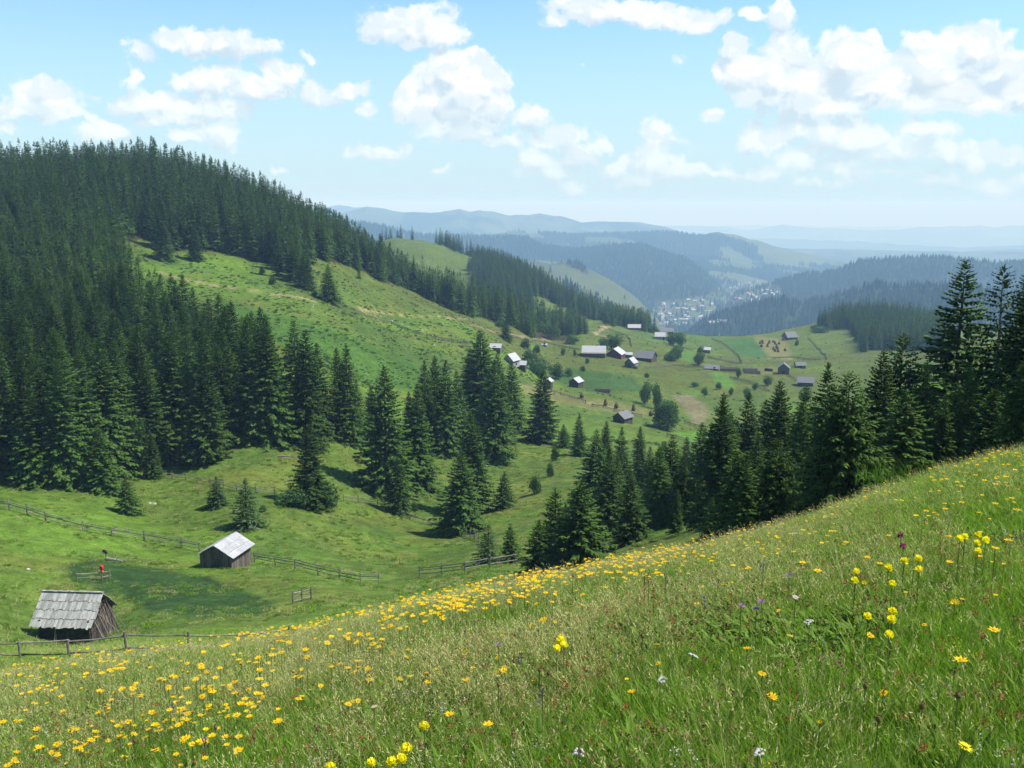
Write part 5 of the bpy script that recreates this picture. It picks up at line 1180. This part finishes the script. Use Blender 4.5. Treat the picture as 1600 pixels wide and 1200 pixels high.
def spike(c, seed, L=.09, w=.014, n=26):
    r = np.random.default_rng(seed); P = []; D = []; 
    a = r.uniform(0, 6.28, n); zz = r.uniform(-L, 0, n); P = np.stack([np.cos(a)*.003, np.sin(a)*.003, zz], 1); D = np.stack([np.cos(a), np.sin(a), r.uniform(.1, .9, n)], 1)
    return M_of([(*kites(P, D, r.normal(size=(n, 3)), np.full(n, w)*(1.1+zz/L*-.3), np.full(n, w*.8), r.uniform(.7, 1.3, n)), 0)], [M[c]], 'flower_spike')
spk = spike('lilac', 1); sor = spike('sorrel', 2, .22, .012, 44); mag = spike('magenta', 3, .045, .018, 30); seedh = M_of([(*dome(.011, .016, 0), 0), (*dome(.011, -.012, 0), 0), (*ring(9, .005, .010, .004, .012, 1.2, 99), 0)], [M['brown']], 'seedhead')
knap = M_of([(*ring(14, .003, .028, .007, 0, .45, 91), 0), (*ring(10, .002, .020, .006, .004, 1.0, 92), 0)], [M['purple']], 'petals')
r = np.random.default_rng(4); um = []
for i in range(14): a, q = r.uniform(0, 6.28), r.uniform(0, .026); um.append((*[(v if j else v+np.array([q*cos(a), q*sin(a), r.uniform(-.003, .003)])) for j, v in enumerate(dome(.006, .005, 0, 8))], 0))
umb = M_of(um, [M['whitep']], 'flower_umbel'); daisy = M_of([(*ring(14, .005, .020, .007, 0, .1, 95), 0), (*dome(.007, .004, 0), 1)], [M['whitep'], M['arnica']], 'flower_head')
FN = {'arnica': 0, 'near': 0}
def flower(kind, P, h, label, group, parts=True, s=1.0, big=1.0, name=None):
    """kind -> head mesh (+ disc) on a stem of height h"""
    k = random.randrange(3); o = empty(name or 'yellow_flower', (P[0], P[1], P[2]+h), random.uniform(0, 6), (big,)*3) if parts else None
    heads = {'arnica': ('petals', pet[k]), 'globe': ('petals', glob[k]), 'dandelion': ('petals', dand), 'spike': ('flower_spike', spk), 'sorrel': ('flower_spike', sor), 'magenta': ('flower_spike', mag), 'seed': ('seedhead', seedh), 'knap': ('petals', knap), 'umbel': ('umbel', umb), 'daisy': ('flower_head', daisy), 'bud': ('flower_head', bud)}
    nm, me = heads[kind]
    if kind == 'arnica' and not parts: me = pet_far[k % 2]
    if parts:
        q = obj(nm, me, o); q.rotation_euler = (random.uniform(-.35, .35)+.12, random.uniform(-.35, .35), 0)
        if kind == 'arnica': d = obj('disc', disc, o); d.rotation_euler = q.rotation_euler
        st = obj('stem', stem_leaf if kind in ('arnica', 'globe') else stem_me, o); st.scale = (1/big, 1/big, h/big)
    else:
        o = obj(name or 'yellow_flower', me); o.location = (P[0], P[1], P[2]+h); o.rotation_euler = (random.uniform(-.4, .4), random.uniform(-.4, .4), random.uniform(0, 6)); o.scale = (big,)*3
    tag(o, label, 'flower', group); return o
GL = [(1338,893),(1336,907),(1413,876),(1435,873),(1436,890),(1394,912),(1388,887),(1500,841),(1508,838),(1528,836),(1527,848),(1540,844),(1528,861),(1356,963),(1395,955),(1393,968),(1389,991),(876,1000),(870,1012),(881,1007),(663,1134),(580,1191),(612,1190),(635,1170),(628,1185),(516,1199)]
glab = {13: 'lemon yellow globeflower left of the stacked trio, mid right of the meadow', 14: 'topmost lemon globeflower of the stacked trio on the right slope', 15: 'middle lemon globeflower of the stacked trio on the right slope', 16: 'largest, lowest lemon globeflower of the stacked trio', 17: 'top globeflower of the tight bright cluster in the meadow middle', 18: 'lower left globeflower of the tight bright cluster in the meadow middle', 19: 'right globeflower of the tight bright cluster in the meadow middle', 20: 'single globeflower alone in the green grass at bottom centre', 21: 'leftmost whole globeflower on the bottom edge', 22: 'biggest globeflower on the bottom edge', 23: 'highest globeflower of the bottom edge cluster', 24: 'small globeflower tucked between the bottom edge cluster'}
for i, (px, py) in enumerate(GL):
    h = .44; P = hit_off(px, py, h)
    if P is None: print('glob', px, py); continue
    d = math.hypot(P[0], P[1]); flower('globe', P, h, glab.get(i, 'lemon yellow globeflower in the scattered group high on the right slope'), 'globeflowers' if i in glab else 'globeflowers high on the right slope', big=random.uniform(1.15, 1.45), name='globeflower')
SP = [('dandelion',1508,1167,.30,'bright fringed dandelion-like flower near the bottom right corner'),('arnica',1555,857,.45,'golden daisy-like flower right of the globeflower group on the right slope'),
 ('knap',1158,948,.45,'pale purple knapweed flower, left and larger of the pair'),('knap',1190,942,.46,'pale purple knapweed flower, upper right of the pair'),('knap',1182,953,.42,'small pale purple knapweed beside the pair'),('knap',779,1009,.42,'single pale lilac flower left of the tight globeflower cluster'),('knap',1233,900,.42,'small lilac flower below the orange bee-visited bloom'),
 ('magenta',1408,833,.48,'magenta flower head high on the right slope'),('magenta',1412,849,.44,'smaller magenta flower head just under the first one'),('umbel',1082,1024,.42,'white umbel in the meadow centre right'),('umbel',1032,1062,.40,'greyish white umbel in the meadow centre'),('umbel',1240,834,.5,'white umbel among the crest flowers'),('daisy',1098,815,.5,'round white daisy on the crest before the dark spruces'),
 ('daisy',1427,890,.46,'white daisy between the upper globeflowers'),('daisy',585,1104,.4,'small white flower in the lower centre meadow'),('daisy',655,911,.5,'tiny white flower on the golden crest'),('daisy',1243,933,.42,'white star flower left of centre of the right slope'),('umbel',905,1178,.38,'white umbel low in the bottom centre'),('umbel',1184,1176,.34,'pale greenish umbel low in the bottom right half'),('umbel',1265,972,.42,'loose white umbel on the right slope'),
 ('spike',1193,878,.5,'lilac orchid spike behind the twin golden flowers'),('spike',1101,930,.48,'lilac orchid spike near the knapweed pair'),('spike',1041,900,.48,'lilac spike at the right of the red sorrel'),('spike',848,1075,.45,'lilac-grey spike in the meadow centre'),('spike',320,1150,.42,'lilac spike in the lower left meadow'),('spike',265,1100,.42,'faint lilac spike in the left meadow'),('spike',815,1018,.45,'violet tinged spike near the lone pale lilac flower'),('spike',895,895,.5,'tall mauve spike on the crest in front of the small spruces'),
 ('sorrel',1008,890,.6,'tall rusty sorrel spike, left of the red trio'),('sorrel',1014,905,.55,'middle rusty sorrel spike of the red trio'),('sorrel',1022,918,.5,'right rusty sorrel spike of the red trio'),('sorrel',1143,926,.45,'small rusty sorrel spike left of the knapweeds'),
 ('seed',803,1033,.45,'pale brown seedhead right of the lone lilac flower'),('seed',857,1052,.44,'dark brown seedhead in the meadow centre'),('seed',843,1048,.42,'brown seedhead left of the dark one'),('seed',779,1070,.42,'pale tan seedhead on a leaning stem'),('seed',337,1137,.42,'tan seedhead in the left meadow'),('seed',211,1158,.42,'reddish seedhead in the lower left corner region'),('seed',397,1152,.42,'brown-mauve thistle-like head in the left meadow'),('seed',496,1140,.42,'dark seedhead left of the bottom centre globeflower'),('seed',1004,994,.42,'brown seedhead at the left foot of the green slope'),('seed',1352,1073,.36,'brown bud head on the lower right slope'),('seed',1372,1124,.36,'small brown head in the lower right grass'),('seed',1497,1087,.36,'brown head by the right lower grass'),('seed',1440,1104,.36,'dark little head in the right lower grass')]
for kd, px, py, h, lab in SP:
    P = hit_off(px, py, h)
    if P is None: print('sp', px, py); continue
    nm = dict(dandelion='yellow_flower', arnica='yellow_flower', knap='purple_flower', magenta='purple_flower', umbel='white_flower', daisy='white_flower', spike='flower_spike', sorrel='sorrel', seed='seedhead')[kd]
    flower(kd, P, h, lab, None, big=1.15 if kd in ('knap', 'umbel', 'dandelion') else 1.0, name=nm)
crest = lambda x: np.interp(x, [0, 200, 430, 620, 800, 900, 1100, 1250, 1420, 1600], [1068, 1030, 985, 945, 905, 878, 820, 775, 735, 690])
fr = np.random.default_rng(99); pts = []
def add(n, x0, x1, o0, o1, clus, sx=11, sy=4, pw=1.0):
    for _ in range(n):
        X = fr.uniform(x0, x1); Y = crest(X)+o0+(o1-o0)*fr.random()**pw
        for _ in range(int(fr.integers(1, clus+1))): pts.append((X+fr.normal()*sx, Y+fr.normal()*sy))
add(75, 430, 1110, -2, 38, 5, 10, 3, 1.3); add(42, 560, 860, 0, 26, 5, 9, 3, 1.2); add(40, 850, 1250, 0, 70, 3, 12, 5); add(42, 1150, 1600, 2, 100, 2, 12, 5, 1.3)
add(38, 0, 430, 30, 120, 3, 10, 4); add(30, 300, 640, 20, 90, 3, 12, 5); add(26, 0, 330, 90, 150, 4, 9, 5); add(30, 40, 400, -10, 40, 3, 9, 3); add(24, 450, 900, 40, 140, 2, 12, 8); add(22, 950, 1600, 60, 330, 1)
NAMED = [(1200,837),(1206,842),(1099,863),(1112,877),(1076,897),(1025,895),(1146,884),(1216,866),(1240,862),(1167,1013),(1216,954),(1280,1015),(1191,1052),(1281,1130),(272,1124),(284,1122),(278,1131),(291,1124),(435,1126),(195,1182),(118,1160),(90,1180),(10,1165),(26,1190),(60,1168),(355,1106),(350,1112),(575,1045),(577,1054),(578,1061),(463,1053),(472,1046),(458,1050),(728,1018),(777,1028),(787,1047),(904,996),(922,1005),(686,1050),(519,1016),(614,1020),(637,1030)]
pts = NAMED+pts; items = []
for i, (px, py) in enumerate(pts):
    if px < 0 or px > 1600 or py > 1199: continue
    h = fr.uniform(.24, .38) if py-crest(px) > 60 else fr.uniform(.34, .46); P = hit_off(px, py, h)
    if P is None: continue
    items.append((math.hypot(P[0], P[1]), px, py, P, h, i < len(NAMED)))
items.sort(key=lambda q: q[0]); print('yellow', len(items)); rest = []
for n, (d, px, py, P, h, nm) in enumerate(items):
    if n >= 290: rest.append((P, h)); continue
    off = py-crest(px)
    if px > 1150: lab, grp = ('golden daisy-like flower on a stem, scattered on the upper right slope' if off < 110 else 'lone golden flower low in the green grass of the right slope'), 'golden flowers of the right slope'
    elif off < 45: lab, grp = 'golden daisy-like flower in the dense band along the meadow crest', 'golden flowers of the crest band'
    elif px < 450 and py > 1100: lab, grp = 'golden daisy-like flower in the bottom left of the meadow', 'golden flowers of the bottom left'
    elif px < 450: lab, grp = 'small golden flower on the left meadow below the rail fence', 'golden flowers below the rail fence'
    else: lab, grp = 'golden daisy-like flower in the straw-coloured middle of the meadow', 'golden flowers of the meadow middle'
    bd = random.random() < .14
    flower('bud' if bd else 'arnica', P, h, lab, grp, parts=(d < 13), big=random.choice([.55, .68, .8, .92])*random.uniform(.9, 1.1)*(1.0 if d < 7 else 1.15), name='yellow_flower')
if rest or True:
    # remaining small flowers: one mass of heads
    ex = []
    def world(n, a0, a1, r0, r1, p, thr):
        c = 0
        while c < n:
            a = R_(fr.uniform(a0, a1)); r = r0+(r1-r0)*fr.random()**p; x, y = r*sin(a), r*cos(a)
            if fbm(np.array([x/1.7]), np.array([y/1.7]), 2, 811)[0] < thr: continue
            c += 1; ex.append((np.array([x, y, T1(x, y)]), fr.uniform(.28, .44)))
    world(440, -17, 9, 8.5, 18, 1., .42); world(240, 6, 30, 7.5, 19, .8, .42); world(100, 30, 55, 5, 17, 1., .42); world(300, -31, -12, 8, 30, 1., .44); world(60, -31, -14, 5, 9, 1, .45); world(26, -5, 28, 4.5, 8, 1, .4)
    allr = rest+ex; A = np.array([P+np.array([0, 0, h]) for P, h in allr]); n = len(A)
    hs = []
    for k in range(2):
        P, h = rest[k]; q = obj('yellow_flower', pet_far[k]); q.location = P+np.array([0, 0, h]); tag(q, 'golden daisy-like flower in the dense band along the meadow crest', 'flower', 'golden flowers of the crest band'); hs.append((q,))
    s_ = fr.choice([.45, .6, .75, .95], n); scatter('flower_mass', A, fr.uniform(0, 6, n), np.stack([s_]*3, 1), fr.integers(0, max(1, len(hs)), n), hs, 'mass of small golden flowers thickly covering the crest and left of the meadow', 'flowers')
# bright tall grass clump at the crest below the tall spruces
P = at_r(1452, 21); v = blades(220, .35, .68, .009, .9, 77, lean=.45); o = obj('grass_clump', mesh_data('grass_clump', v[0], [v[1]], leafmat('bright_grass', (.08, .16, .02), (.15, .24, .03), .6, .4, .05), tint=v[2])); o.location = P; o.scale = (1.6, .8, 1); tag(o, 'bright green tall grass clump at the meadow crest below the dark spruces', 'grass clump')
#@@END
